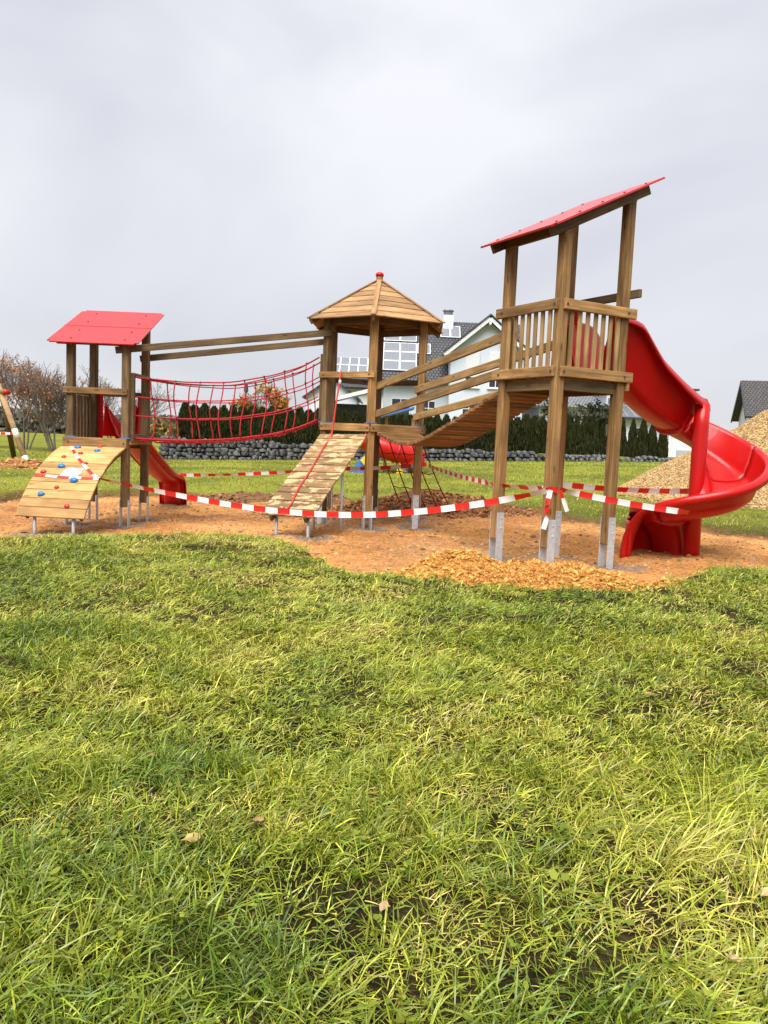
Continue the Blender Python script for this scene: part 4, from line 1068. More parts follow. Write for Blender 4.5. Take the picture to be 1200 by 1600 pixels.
def branch_tree(name, label, base, h, seed, spread, lc, nleaf, group, stems=1, leaf=.11, cat='tree', levels=5, r0=.085, lean=.25, zlo=.15):
    rg = random.Random(seed); segs = []; tips = []
    def grow(p, d, ln, r, lv):
        n = 3; q = p
        for i in range(n):
            d = (d + Vector((rg.uniform(-1, 1), rg.uniform(-1, 1), rg.uniform(-.3, .6))) * .14).normalized()
            q2 = q + d * ln / n; segs.append((q, q2, r * (1 - .25 * i / n), r * (1 - .25 * (i + 1) / n))); q = q2
            if lv <= 2: tips.append((q.copy(), d.copy()))
            if lv > 0 and (i > 0 or lv < levels - 1) and rg.random() < .75:
                ax = Vector((rg.uniform(-1, 1), rg.uniform(-1, 1), rg.uniform(-.25, .55))).normalized()
                grow(q, (d * .75 + ax * spread).normalized(), ln * rg.uniform(.55, .78), r * .5, lv - 1)
        if lv > 0:
            for k in range(2):
                ax = Vector((rg.uniform(-1, 1), rg.uniform(-1, 1), rg.uniform(-.1, .5))).normalized()
                grow(q, (d * .85 + ax * spread * .7).normalized(), ln * rg.uniform(.6, .8), r * .66, lv - 1)
    for s_ in range(stems):
        a = rg.uniform(0, 6.28); d = Vector((math.cos(a) * lean, math.sin(a) * lean, 1)).normalized()
        grow(Vector((math.cos(a) * .12 * stems ** .5, math.sin(a) * .12 * stems ** .5, -.1)), d, h * .34 * rg.uniform(.8, 1.1), r0 * rg.uniform(.7, 1.1), levels - 1)
    top = max(s[1].z for s in segs); k = h / top
    A = np.array([s[0] for s in segs]) * k; Bq = np.array([s[1] for s in segs]) * k; ra = np.maximum([s[2] * .8 for s in segs], .008); rb = np.maximum([s[3] * .8 for s in segs], .007)
    t = Bq - A; t /= np.linalg.norm(t, axis=1)[:, None] + 1e-9; ref = np.where(np.abs(t[:, 2:3]) > .9, [[1., 0, 0]], [[0, 0, 1.]]); u = np.cross(t, ref); u /= np.linalg.norm(u, axis=1)[:, None]; v = np.cross(t, u)
    ns = 4; V = []
    for P_, r_ in ((A, ra), (Bq, rb)):
        for j in range(ns): V.append(P_ + (u * math.cos(j * 6.283 / ns) + v * math.sin(j * 6.283 / ns)) * r_[:, None])
    V = np.stack(V, 1).reshape(-1, 3); m_ = len(A); q = np.array([(j, (j + 1) % ns, ns + (j + 1) % ns, ns + j) for j in range(ns)])
    Q = (q[None] + (np.arange(m_) * 2 * ns)[:, None, None]).reshape(-1, 4)
    o = thing(name, label, cat, base, group)
    obj('trunk', multi('trunk', V, Q, M['trunk'], None, True), o, Matrix.Translation(base))
    tp = np.array([a for a, _ in tips]) * k; rg2 = np.random.default_rng(seed)
    tp = tp[tp[:, 2] > zlo * h]
    idx = rg2.integers(0, len(tp), nleaf); P_ = tp[idx] + rg2.normal(0, .09, (nleaf, 3)); 
    clump = fbm(P_[:, 0] + P_[:, 1], P_[:, 2], .9, seed, 2); keep = clump > np.quantile(clump, .35); P_ = P_[keep]; n = len(P_)
    ci = rg2.integers(0, len(lc), n); col = np.array(lc)[ci] * rg2.uniform(.65, 1.35, (n, 1))
    Vl, Ql, Cl = cards(P_, rg2.normal(0, 1, (n, 3)), leaf, .38, col, seed)
    obj('crown', multi('crown', Vl, Ql, M['leaf'], Cl), o, Matrix.Translation(base))
    return o
ORG = [(.46, .17, .06), (.40, .13, .07), (.50, .25, .09), (.36, .16, .10), (.46, .27, .19)]
def gz_(x, y): return float(z_ground(np.array(x), np.array(y)))
for (x, y, h, sd, st, nl, lb) in ((-24.9, 50, 6.4, 11, 4, 7000, 'bare autumn tree with many orange leaves at the far edge by the swing'), (-22.4, 49, 6.0, 13, 5, 3600, 'nearly leafless many stemmed tree right of the swing leg'),
                                  (-20.0, 48, 5.6, 17, 7, 1500, 'sparse bushy tree with dense dark stems beside the low tower'), (-17.6, 52, 4.9, 19, 4, 300, 'thin bare sapling seen through the low tower posts'),
                                  (-27.5, 53, 6.8, 23, 4, 6000, 'reddish leaved bare tree at the outermost edge of the field')):
    branch_tree('autumn_tree', lb, (x, y, gz_(x, y)), h, sd, .62, ORG, nl, 'autumn trees along the field', st, .12, r0=.085, lean=.32)
branch_tree('orange_tree', 'small tree with yellow orange autumn leaves behind the hedge', (-7.7, 49, 1.1), 3.9, 29, .7, [(.46, .20, .03), (.52, .30, .05), (.34, .14, .03), (.12, .13, .03)], 4200, None, 3, .17, r0=.07)
branch_tree('garden_shrub', 'ochre autumn shrub at the open end of the stone wall', (-13.4, 48, .4), 2.0, 31, .8, [(.30, .20, .06), (.22, .16, .05), (.13, .12, .035), (.34, .22, .05)], 4200, None, 6, .15, cat='shrub', levels=4, r0=.05, lean=.6, zlo=.02)
branch_tree('garden_shrub', 'dark feathery conifer shrub rising behind the hedge at the white house', (11.2, 47.5, 1.1), 3.5, 37, .7, [(.035, .05, .022), (.05, .06, .03), (.03, .035, .02)], 5200, None, 5, .17, cat='shrub', levels=4, r0=.06, lean=.45, zlo=.02)
# far-off wood on the horizon
rgf = np.random.default_rng(77); n = 26000
fx = rgf.uniform(-170, -30, n); fy = 150 + rgf.normal(0, 4, n) + (fx + 90) * .1; top = 3.2 + 3.2 * fbm(fx, fx * 0, .07, 3, 4); fz = top * rgf.random(n) - .8
t = rgf.random((n, 1)); col = np.array((.10, .10, .085)) * (1 - t) + np.array((.19, .16, .12)) * t  # distance haze is mixed into these leaf colours
Vl, Ql, Cl = cards(np.stack([fx, fy, fz], 1), rgf.normal(0, 1, (n, 3)), 1.0, .4, col, 5)
tag(obj('far_woodland', multi('far_woodland', Vl, Ql, M['leaf'], Cl)), 'grey brown woodland far off across the field', 'woodland', kind='stuff')

# ------------------------------------------------------------------ houses
def quad_uv(name, c, mat, parent, th=.18):
    "a roof plane with thickness, UV in metres"
    c = [Vector(p) for p in c]; n = (c[1] - c[0]).cross(c[3] - c[0]).normalized(); n = n if n.z > 0 else -n
    cen = sum(c, Vector()) / 4; V = [p - cen for p in c] + [p - cen - n * th for p in c]
    me = mesh_of(name, V, [(0, 1, 2, 3), (7, 6, 5, 4), (0, 4, 5, 1), (1, 5, 6, 2), (2, 6, 7, 3), (3, 7, 4, 0)], mat); uv = me.uv_layers.new(name='UVMap')
    ex = (c[1] - c[0]).normalized(); ey = n.cross(ex)
    for lp in me.loops:
        q = Vector(V[lp.vertex_index]); uv.data[lp.index].uv = (q.dot(ex), q.dot(ey))
    return obj(name, me, parent, Matrix.Translation(cen))
def prism(name, pts, y0, y1, mat, parent):
    "polygon in x,z extruded along y"
    n = len(pts); cx = sum(p[0] for p in pts) / n; cz = sum(p[1] for p in pts) / n
    V = [(x - cx, y0 - (y0 + y1) / 2, z - cz) for x, z in pts] + [(x - cx, y1 - (y0 + y1) / 2, z - cz) for x, z in pts]
    return obj(name, mesh_of(name, V, [tuple(range(n)), tuple(range(2 * n - 1, n - 1, -1))] + [(i, n + i, n + (i + 1) % n, (i + 1) % n) for i in range(n)], mat), parent, Matrix.Translation((cx, (y0 + y1) / 2, cz)))
def boxo(name, x0, x1, y0, y1, z0, z1, mat, parent, bev=0.):
    return obj(name, box_mesh(x1 - x0, y1 - y0, z1 - z0, mat, bev), parent, Matrix.Translation(((x0 + x1) / 2, (y0 + y1) / 2, (z0 + z1) / 2)))
def window(parent, x0, x1, z0, z1, y, shutter=0., cols=2, rows=2):
    f = MB(); t = .055
    for a in ((x0, x1, z0, z0 + t), (x0, x1, z1 - t, z1)): f.box(((a[0] + a[1]) / 2, 0, (a[2] + a[3]) / 2), (a[1] - a[0], .09, a[3] - a[2]))
    for xx in np.linspace(x0 + t / 2, x1 - t / 2, cols + 1): f.box((xx, 0, (z0 + z1) / 2), (t, .088, z1 - z0 - .02))
    for zz in np.linspace(z0, z1, rows + 1)[1:-1]: f.box(((x0 + x1) / 2, 0, zz), (x1 - x0 - .02, .086, .05))
    fr = f.build('window', M['white_trim'], parent, Matrix.Translation((0, y - .03, 0)))
    boxo('pane', x0 + .03, x1 - .03, y - .035, y - .015, z0 + .03, z1 - .03, M['glass'], fr)
    if shutter:
        zs_ = z1 - (z1 - z0) * shutter
        boxo('shutter', x0 + .02, x1 - .02, y - .10, y - .078, zs_, z1 - .02, M['shutter'], fr)
    boxo('sill', x0 - .08, x1 + .08, y - .16, y - .001, z0 - .08, z0 - .002, M['white_trim'], fr)
    return fr
def solar_row(parent, roof_c, u0, u1, v0, v1, nu, nv, fm=True):
    "panels on a roof plane given by origin, ex, ey, n"
    o, ex, ey, n = roof_c
    for i in range(nu):
        for j in range(nv):
            ua, ub = u0 + (u1 - u0) * i / nu + .03, u0 + (u1 - u0) * (i + 1) / nu - .03; va, vb = v0 + (v1 - v0) * j / nv + .03, v0 + (v1 - v0) * (j + 1) / nv - .03
            c = o + ex * (ua + ub) / 2 + ey * (va + vb) / 2 + n * .09
            p = obj('solar_panel', box_mesh(ub - ua, vb - va, .04, M['solar'], 0), parent, frame(c, ex, n))
            for sx in (-1, 1):
                beam('panel_frame', c + ex * sx * (ub - ua) / 2 - ey * (vb - va) / 2, c + ex * sx * (ub - ua) / 2 + ey * (vb - va) / 2, .05, .055, M['white_trim'], p, up=n, bev=0)
            for sy in (-1, 1):
                beam('panel_frame', c + ey * sy * (vb - va) / 2 - ex * (ub - ua) / 2, c + ey * sy * (vb - va) / 2 + ex * (ub - ua) / 2, .05, .053, M['white_trim'], p, up=n, bev=0)
def plane_of(c):
    c = [Vector(p) for p in c]; ex = (c[1] - c[0]).normalized(); n = (c[1] - c[0]).cross(c[3] - c[0]).normalized(); n = n if n.z > 0 else -n
    return c[0], ex, n.cross(ex), n

# pale blue gabled house
H1 = thing('gabled_house', 'pale blue house with cross gable and solar panels on its dark roof', 'house', (4, 60, 1.1))
ZE, ZR = 6.0, 10.9
prism('wall', [(-.4, 1.0), (9.4, 1.0), (9.4, 5.9), (-.4, 5.9)], 58.8, 67.5, M['bluewhite'], H1)
for x in (-.4, 9.4 - .2): prism('gable_wall', [(0, 0)] * 3, 0, 1, M['bluewhite'], H1) if False else None
c_ = [(-1.0, 58.0, ZE - .1), (10.0, 58.0, ZE - .1), (10.0, 63.0, ZR), (-1.0, 63.0, ZR)]
mr = quad_uv('roof', c_, M['tile'], H1)
quad_uv('roof', [(10.0, 68.2, ZE - .1), (-1.0, 68.2, ZE - .1), (-1.0, 63.0, ZR), (10.0, 63.0, ZR)], M['tile'], H1)
for x0 in (-.4, 9.2):
    V = [(x0, 58.8, 5.9), (x0, 67.4, 5.9), (x0, 63.0, 10.55)]; V = V + [(x0 + .2, *p[1:]) for p in V]
    obj('gable_wall', mesh_of('gable_wall', V, [(0, 1, 2), (5, 4, 3), (0, 3, 4, 1), (1, 4, 5, 2), (2, 5, 3, 0)], M['bluewhite']), H1)
rc = plane_of(c_)
solar_row(mr, rc, .45, 2.95, .9, 4.1, 2, 3); solar_row(mr, rc, 3.0, 4.0, 2.9, 4.1, 1, 1); solar_row(mr, rc, 4.75, 6.3, 5.0, 6.4, 2, 1)
solar_row(mr, rc, .45, 2.95, 4.3, 5.5, 2, 1)
beam('gutter', (-1.0, 57.93, ZE - .2), (4.2, 57.93, ZE - .2), .12, .1, M['dark_trim'], mr)
ch = boxo('chimney', 3.95, 4.75, 62.2, 63.0, 9.6, 11.3, M['white'], mr); 
V, Fc = tube_geo([(0, 0, 0), (0, 0, .28), (0, 0, .34), (0, 0, .42)], [.36, .36, .46, .40], 12); obj('chimney_cowl', mesh_of('chimney_cowl', V, Fc, M['grey_metal']), mr, Matrix.Translation((4.35, 62.6, 11.3)))
prism('gable_wall', [(4.3, 1.0), (9.5, 1.0), (9.5, 8.1), (6.9, 10.15), (4.3, 8.1)], 57.0, 61.5, M['bluewhite'], H1)
gr = quad_uv('gable_roof', [(3.75, 56.4, 7.80), (3.75, 62.5, 7.80), (6.9, 62.5, 10.48), (6.9, 56.4, 10.48)], M['tile'], H1, .14)
gr2 = quad_uv('gable_roof', [(10.05, 62.5, 7.80), (10.05, 56.4, 7.80), (6.9, 56.4, 10.48), (6.9, 62.5, 10.48)], M['tile'], H1, .14)
for sx in (-1, 1):
    beam('verge_board', (6.9 + sx * 3.12, 56.42, 7.62), (6.9, 56.42, 10.27), .05, .24, M['white_trim'], gr if sx < 0 else gr2)
    beam('verge_cap', (6.9 + sx * 3.2, 56.38, 7.85), (6.9, 56.38, 10.55), .16, .09, M['dark_trim'], gr if sx < 0 else gr2)
beam('ridge_end', (6.9, 56.36, 9.95), (6.9, 57.2, 9.95), .16, .2, M['white_trim'], gr)
window(H1, 5.35, 6.35, 5.5, 8.0, 57.0, .72); window(H1, 7.05, 8.05, 5.5, 8.0, 57.0, .74)
window(H1, 5.25, 6.25, 3.4, 4.5, 57.0, 0, 2, 2); window(H1, 2.45, 3.45, 3.4, 4.5, 58.8, 0, 2, 2); window(H1, .2, 1.6, 2.2, 4.6, 58.8, 0, 2, 1)
# further house with solar roof
H2_ = thing('solar_house', 'far house with a row of solar panels on its long roof ridge', 'house', (-6, 80, 1.1))
prism('wall', [(-5.6, 1), (3, 1), (3, 6.6), (-5.6, 6.6)], 76, 85, M['white'], H2_)
c_ = [(-6.1, 75.2, 6.3), (3.4, 75.2, 6.3), (3.4, 80.4, 9.6), (-6.1, 80.4, 9.6)]
r2 = quad_uv('roof', c_, M['tile'], H2_); quad_uv('roof', [(3.4, 86, 6.3), (-6.1, 86, 6.3), (-6.1, 80.4, 9.6), (3.4, 80.4, 9.6)], M['tile'], H2_)
solar_row(r2, plane_of(c_), .3, 7.5, 2.6, 5.9, 8, 2)
# carport
CP = thing('carport', 'open carport with white fascia and dark roof behind the hedge', 'carport', (-2.7, 56, 1.1))
cr_ = quad_uv('roof', [(-4.1, 54.0, 4.15), (-.9, 54.0, 5.05), (-.9, 58.5, 5.05), (-4.1, 58.5, 4.15)], M['grey_metal'], CP, .1)
beam('fascia', (-4.1, 53.95, 4.0), (-.9, 53.95, 4.9), .05, .24, M['white_trim'], cr_)
for x, z in ((-3.7, 4.1), (-1.3, 4.75)): beam('post', (x, 54.2, .9), (x, 54.2, z), .11, .11, M['white_trim'], CP)
boxo('rear_wall', -3.9, -1.0, 58.2, 58.35, 1.0, 4.0, M['dark_trim'], CP)
H5 = thing('small_gable_shed', 'small white gable roofed annex behind the carport', 'annex', (-4.2, 62, 1.1))
prism('wall', [(-6.2, 1), (-2.4, 1), (-2.4, 4.6), (-4.3, 5.9), (-6.2, 4.6)], 60, 66, M['white'], H5)
quad_uv('roof', [(-6.5, 59.6, 4.45), (-6.5, 66.4, 4.45), (-4.3, 66.4, 6.05), (-4.3, 59.6, 6.05)], M['tile'], H5, .12); quad_uv('roof', [(-2.1, 66.4, 4.45), (-2.1, 59.6, 4.45), (-4.3, 59.6, 6.05), (-4.3, 66.4, 6.05)], M['tile'], H5, .12)
# white house with light grey hipped roof
H3 = thing('white_house', 'white house with light grey tiled roof behind the thujas', 'house', (14, 62, 1.1))
prism('wall', [(11.4, 1), (16.3, 1), (16.3, 4.7), (11.4, 4.7)], 60.4, 68, M['white'], H3)
r3 = quad_uv('roof', [(10.6, 59.6, 4.55), (17.0, 59.6, 4.55), (14.2, 63.8, 6.5), (13.0, 63.8, 6.5)], M['tile_grey'], H3); quad_uv('roof', [(17.0, 68.6, 4.55), (10.6, 68.6, 4.55), (13.0, 63.8, 6.5), (14.2, 63.8, 6.5)], M['tile_grey'], H3)
quad_uv('roof', [(17.0, 59.6, 4.55), (17.0, 68.6, 4.55), (14.2, 63.8, 6.5), (14.2, 63.8, 6.5001)], M['tile_grey'], H3); quad_uv('roof', [(10.6, 68.6, 4.55), (10.6, 59.6, 4.55), (13.0, 63.8, 6.5), (13.0, 63.8, 6.5001)], M['tile_grey'], H3)
window(H3, 13.6, 14.6, 2.9, 4.2, 60.4, .3); boxo('downpipe', 15.9, 16.0, 60.25, 60.35, 1, 4.5, M['dark_trim'], H3)
# modern white block with grey metal roof
H4 = thing('modern_house', 'white modern house with grey metal roof and dark panel strip', 'house', (20, 64, 1.1))
boxo('wall', 16.9, 23.5, 62.0, 69, 1, 5.9, M['white'], H4)
boxo('wall', 17.4, 22.3, 59.9, 61.99, 1, 3.9, M['white'], H4)
c_ = [(16.9, 59.3, 3.95), (22.6, 59.3, 3.95), (22.6, 62.1, 4.95), (16.9, 62.1, 4.95)]
r4 = quad_uv('lean_to_roof', c_, M['grey_metal'], H4, .12)
for k in range(9): beam('roof_seam', Vector(c_[0]).lerp(Vector(c_[1]), (k + .5) / 9) + Vector((0, 0, .02)), Vector(c_[3]).lerp(Vector(c_[2]), (k + .5) / 9) + Vector((0, 0, .02)), .04, .04, M['grey_door'], r4, bev=0)
beam('fascia', (16.9, 59.25, 3.84), (22.6, 59.25, 3.84), .05, .16, M['dark_trim'], r4)
boxo('panel_strip', 17.0, 20.4, 61.9, 61.97, 5.05, 5.45, M['solar'], H4); boxo('top_cap', 16.7, 23.7, 61.8, 69.2, 5.9, 6.25, M['white_trim'], H4)
boxo('flat_roof', 16.4, 23.9, 61.6, 69.4, 6.25, 6.4, M['dark_trim'], H4)
window(H4, 18.4, 19.6, 1.9, 3.2, 59.9, 0)
# garage
G_ = thing('garage', 'low white garage with grey door at the hedge end', 'garage', (22.6, 60, .7))
boxo('wall', 20.6, 26.4, 57.9, 63, .4, 3.0, M['white'], G_); boxo('flat_roof', 20.45, 26.55, 57.7, 63.15, 3.0, 3.22, M['grey_door'], G_)
gd = boxo('door', 21.1, 24.4, 57.84, 57.898, .75, 1.65, M['grey_door'], G_)
for k in range(3): boxo('door_panel', 21.15 + k * 1.1, 22.15 + k * 1.1, 57.81, 57.838, .8, 1.6, M['shutter'] if k % 2 else M['grey_door'], gd)
boxo('corner_post', 20.45, 20.6, 57.75, 57.89, .3, 3.0, M['white_trim'], G_)
# brown roofed house at the frame's right edge
H6 = thing('brown_roof_house', 'house with brown tiled roof and red corner above the woodchip pile', 'house', (29, 64, 1.1))
g_ = Vector((.29, .957, 0)); e_ = Vector((.957, -.29, 0)); c0 = Vector((27.35, 59.8, 4.40)); rise = Vector((0, 0, 3.0)); up_ = Vector((0, 0, 1))
quad_uv('roof', [c0 - e_ * .5, c0 + e_ * 11, c0 + e_ * 11 + g_ * 4.3 + rise, c0 - e_ * .5 + g_ * 4.3 + rise], M['tile_brown'], H6, .16)
quad_uv('roof', [c0 + g_ * 8.6 + e_ * 11, c0 + g_ * 8.6 - e_ * .5, c0 + g_ * 4.3 + rise - e_ * .5, c0 + g_ * 4.3 + rise + e_ * 11], M['tile_brown'], H6, .16)
w0 = c0 + g_ * .6
V = [w0, w0 + g_ * 7.4, w0 + g_ * 7.4 + up_ * .2, w0 + g_ * 3.7 + up_ * 2.75, w0 + up_ * .2]
V = [Vector((p.x, p.y, 1.0)) if k < 2 else p for k, p in enumerate(V)]; V = V + [p + e_ * 10 for p in V]
obj('wall', mesh_of('wall', V, [(4, 3, 2, 1, 0), (5, 6, 7, 8, 9), (0, 1, 6, 5), (1, 2, 7, 6), (2, 3, 8, 7), (3, 4, 9, 8), (4, 0, 5, 9)], M['white']), H6)
for a_, b_ in ((0, 4.3), (8.6, 4.3)): beam('verge_board', c0 - e_ * .52 + g_ * a_ - up_ * .14, c0 - e_ * .52 + g_ * b_ + rise - up_ * .14, .08, .30, M['dark_trim'], H6)
p_ = w0 - e_ * .03 + g_ * .5; beam('corner_panel', Vector((p_.x, p_.y, 2.6)), Vector((p_.x, p_.y, 4.5)), .05, .8, M['redhold'], H6, up=g_, bev=0)
# street lamp above the hedge
SLm = thing('street_lamp', 'slim dark street lamp rising above the hedge behind the net bridge', 'street lamp', (-10.2, 57, 1.1))
tube('pole', [(-10.2, 57, 1.0), (-10.2, 57, 4.5)], .05, M['dark_trim'], SLm, 8)
V, Fc = tube_geo([(0, 0, 0), (0, 0, .12), (0, 0, .55), (0, 0, .7)], [.08, .17, .13, .04], 10); obj('lantern', mesh_of('lantern', V, Fc, M['dark_trim']), SLm, Matrix.Translation((-10.2, 57, 4.45)))

# ------------------------------------------------------------------ second play set on the far lawn
PH = thing('playhouse', 'small playhouse on posts with blue roof and red tube slide', 'playhouse', (.3, 31.5, 0))
gx = gz_(.3, 31.5)
for x, y in ((-.05, 31), (1.0, 31), (-.05, 32.1), (1.0, 32.1)): beam('post', (x, y, gx - .2), (x, y, 2.45), .12, .12, M['log'], PH)
quad_uv('roof', [(-.55, 30.5, 2.40), (1.0, 30.5, 2.86), (1.0, 32.6, 2.86), (-.55, 32.6, 2.40)], M['blue_roof'], PH, .06)
boxo('deck', -.12, 1.07, 30.93, 32.17, 1.18, 1.26, M['log'], PH)
for k in range(6): beam('slat', (.04 + k * .18, 30.96, 1.22), (.04 + k * .18, 30.96, 1.85), .02, .07, M['log'], PH, up=(1, 0, 0))
TS = thing('tube_slide', 'red tube slide lying below the blue roofed playhouse', 'slide', (.4, 30.4, 0))
pts = smooth_path([(-.85, 30.1, 1.55), (-.4, 30.0, 1.35), (.2, 30.0, 1.16), (.8, 30.2, 1.0), (1.15, 30.5, .92)], 5)
V, Fc = tube_geo(pts, .40, 16, False); tb = obj('tube', mesh_of('tube', V, Fc, M['red'], True), TS); mm = tb.modifiers.new('thickness', 'SOLIDIFY'); mm.thickness = .03
for i in (5, 11, 16):
    V, Fc = tube_geo([pts[i], pts[i] + (pts[i + 1] - pts[i]).normalized() * .06], .44, 16); obj('collar', mesh_of('collar', V, Fc, M['red'], True), TS)
boxo('end_box', .55, 1.45, 29.9, 30.7, .62, 1.2, M['red'], TS, .06)
for x, y in ((-.4, 30.0), (.9, 30.3), (1.35, 30.5)): tube('leg', [(x, y, gx - .2), (x, y, .9)], .05, M['grey_metal'], TS, 8)
PT = thing('climbing_board', 'yellow and blue triangular climbing panel beside the far playhouse', 'climbing panel', (-.9, 30, 0))
tri('panel', [(-1.55, 29.9, .10), (-.75, 29.9, 1.05), (-.45, 29.95, .10)], .06, M['blue_roof'], PT); tri('stripe', [(-.98, 29.83, .75), (-.72, 29.83, 1.02), (-.42, 29.86, .15)], .05, M['yellow'], PT)
tri('panel', [(.35, 29.9, .12), (.5, 29.9, .75), (1.0, 29.95, .12)], .06, M['yellow'], PT); tri('stripe', [(.55, 29.83, .60), (.62, 29.83, .62), (.95, 29.86, .12)], .05, M['blue_roof'], PT)
# swing frame at the left edge
SWg = thing('swing_frame', 'leaning round log leg of a swing with red end cap', 'swing', (-13.2, 29, gz_(-13.2, 29)))
tube('leg', [(-13.02, 28.9, -.1), (-14.36, 29.3, 3.0)], .10, M['log'], SWg, 12)
tube('foot_bracket', [(-13.02, 28.88, -.05), (-13.22, 28.94, .42)], .112, M['galv'], SWg, 12)
tube('leg', [(-14.6, 31.2, -.1), (-14.36, 29.5, 3.0)], .10, M['wood_old'], SWg, 12)
tube('crossbeam', [(-14.05, 29.2, 2.72), (-19, 30.4, 2.78)], .11, M['log'], SWg, 12)
tube('end_cap', [(-13.92, 29.17, 2.72), (-14.12, 29.22, 2.72)], .10, M['red'], SWg, 12)
tube('label_sleeve', [(-13.52, 29.05, 1.06), (-13.66, 29.09, 1.38)], .106, M['white_trim'], SWg, 12)
tape('barrier tape tied to the swing leg at the field edge', sagline((-13.6, 29.0, 1.22), (-18, 30.0, 1.3), .05), .085)

# ------------------------------------------------------------------ grass
def blades(name, px, py, pz, az, ln, wd, lean, droop, col, segs=3):
    "px.. arrays; quadratic blades bending along az; 2 quads + tip"
    n = len(px); fr = np.array([0, .38, .74, 1.0])
    dx, dy = np.cos(az), np.sin(az)
    hor = np.sin(lean); ver = np.cos(lean)
    P = []
    for f in fr:
        a = lean + droop * f                     # growing bend
        r_ = ln * f * np.sin(lean + droop * f * .6); z_ = ln * f * np.cos(np.minimum(lean + droop * f * .6, 1.62))
        P.append((px + dx * r_, py + dy * r_, pz + z_))
    wf = np.array([.75, 1., .72])
    V = np.empty((n, 7, 3), np.float32)
    tw = np.random.default_rng(1).normal(0, .5, n); sx, sy = -np.sin(az + tw), np.cos(az + tw)
    for k in range(3):
        for s_, j in ((-1, 2 * k), (1, 2 * k + 1)):
            V[:, j, 0] = P[k][0] + s_ * sx * wd * .5 * wf[k]; V[:, j, 1] = P[k][1] + s_ * sy * wd * .5 * wf[k]; V[:, j, 2] = P[k][2] + s_ * wd * .18
    V[:, 6, 0], V[:, 6, 1], V[:, 6, 2] = P[3]
    lp = np.array([0, 1, 3, 2, 2, 3, 5, 4, 4, 5, 6]); loops = (lp[None] + (np.arange(n) * 7)[:, None]).ravel()
    st = (np.array([0, 4, 8])[None] + (np.arange(n) * 11)[:, None]).ravel(); tt = np.tile([4, 4, 3], n)
    C = np.repeat(col[:, None], 7, 1)
    return big_mesh(name, V.reshape(-1, 3), loops, st, tt, M['grass'], C.reshape(-1, 3))
rg = np.random.default_rng(42)
CG = np.array((1.25, 1.26, .93)) * np.array([(.070, .115, .012), (.130, .172, .016), (.200, .230, .022), (.280, .285, .034), (.37, .325, .085), (.42, .34, .15)])   # deep green .. lime .. straw
def in_view(x, y, m=1.3): return np.abs(x) < .52 * y + m
def sample(n, y0, y1, pw=1.0, raw=False):
    'n: plants per square metre'
    hw = .52 * y1 + 1.3 if n < 9000 else 7.5; n = int(n * 2 * hw * (y1 - y0)) if n < 9000 and not raw else n
    x = rg.uniform(-hw, hw, n); y = y0 + (y1 - y0) * rg.random(n) ** pw
    ok = in_view(x, y) & (pit_sd(x, y) > .03); return x[ok], y[ok]
def pick_col(x, y, n, per=None):
    warm = fbm(x, y, .55, 131, 3) - .5; loc = fbm(x, y, 2.3, 133, 2) - .5
    t = np.clip(2.0 + warm * 4.2 + loc * 2.8 + (0 if per is None else per) + rg.normal(0, .55, n), 0, 4.6)
    i = np.floor(t).astype(int); f = (t - i)[:, None]; i2 = np.minimum(i + 1, 5)
    return (CG[i] * (1 - f) + CG[i2] * f) * np.clip(np.exp(rg.normal(0, .32, (n, 1))), .45, 1.9)
# tufts
def tuft_field(name, ntuft, y0, y1, nb, rad, L0, L1, W, pw=1.):
    cx, cy = sample(ntuft, y0, y1, pw)
    thin = fbm(cx, cy, 1.4, 141, 3); keep = rg.random(len(cx)) < sstep(.26, .52, thin) * .84 + .16; cx, cy = cx[keep], cy[keep]
    k = np.maximum(4, rg.poisson(nb, len(cx))); idx = np.repeat(np.arange(len(cx)), k); n = len(idx)
    rr = rad * np.sqrt(rg.random(n)) * rg.uniform(.6, 1.5, len(cx))[idx]; th = rg.uniform(0, 6.283, n)
    x, y = cx[idx] + rr * np.cos(th), cy[idx] + rr * np.sin(th)
    wind = fbm(cx, cy, .7, 143, 2)[idx] * 12
    az = np.where(rg.random(n) < .62, th + rg.normal(0, .5, n), wind + rg.normal(0, .6, n))
    tall = (.65 + .9 * fbm(cx, cy, .9, 145, 3))[idx] * rg.uniform(.75, 1.3, len(cx))[idx]
    ln = rg.uniform(L0, L1, n) * tall * np.exp(rg.normal(0, .18, n)); wd = W * rg.uniform(.6, 1.4, n)
    lean = np.abs(rg.normal(.72, .36, n)); droop = rg.uniform(.4, 1.7, n)
    col = pick_col(x, y, n, rg.normal(0, .5, len(cx))[idx])
    z = z_ground(x, y) - .004
    ok = pit_sd(x, y) > -.02
    sel = lambda a: a[ok]
    return blades(name, *(sel(a) for a in (x, y, z, az, ln, wd, lean, droop)), col[ok])
def fill_field(name, n, y0, y1, L0, L1, W, pw=1.):
    x, y = sample(n, y0, y1, pw); n = len(x)
    ln = rg.uniform(L0, L1, n); lean = rg.uniform(.75, 1.5, n); dry = fbm(x, y, 1.7, 151, 3); keep = rg.random(n) < sstep(.25, .5, fbm(x, y, 2.1, 153, 3)) * .8 + .2
    col = pick_col(x, y, n, rg.normal(.5, .9, n) + sstep(.5, .68, dry) * 1.6)
    x, y, ln, lean, col = x[keep], y[keep], ln[keep], lean[keep], col[keep]; n = len(x)
    return blades(name, x, y, z_ground(x, y) + .002, rg.uniform(0, 6.283, n), ln, W * rg.uniform(.6, 1.3, n), lean, rg.uniform(0, .5, n), col)
def grass_obj(name, me, label):
    tag(obj(name, me), label, 'grass', None, 'stuff')
grass_obj('lawn_grass', tuft_field('lawn_grass', 430, 1.3, 3.4, 17, .042, .05, .135, .0045), 'long lush grass tufts in the nearest foreground')
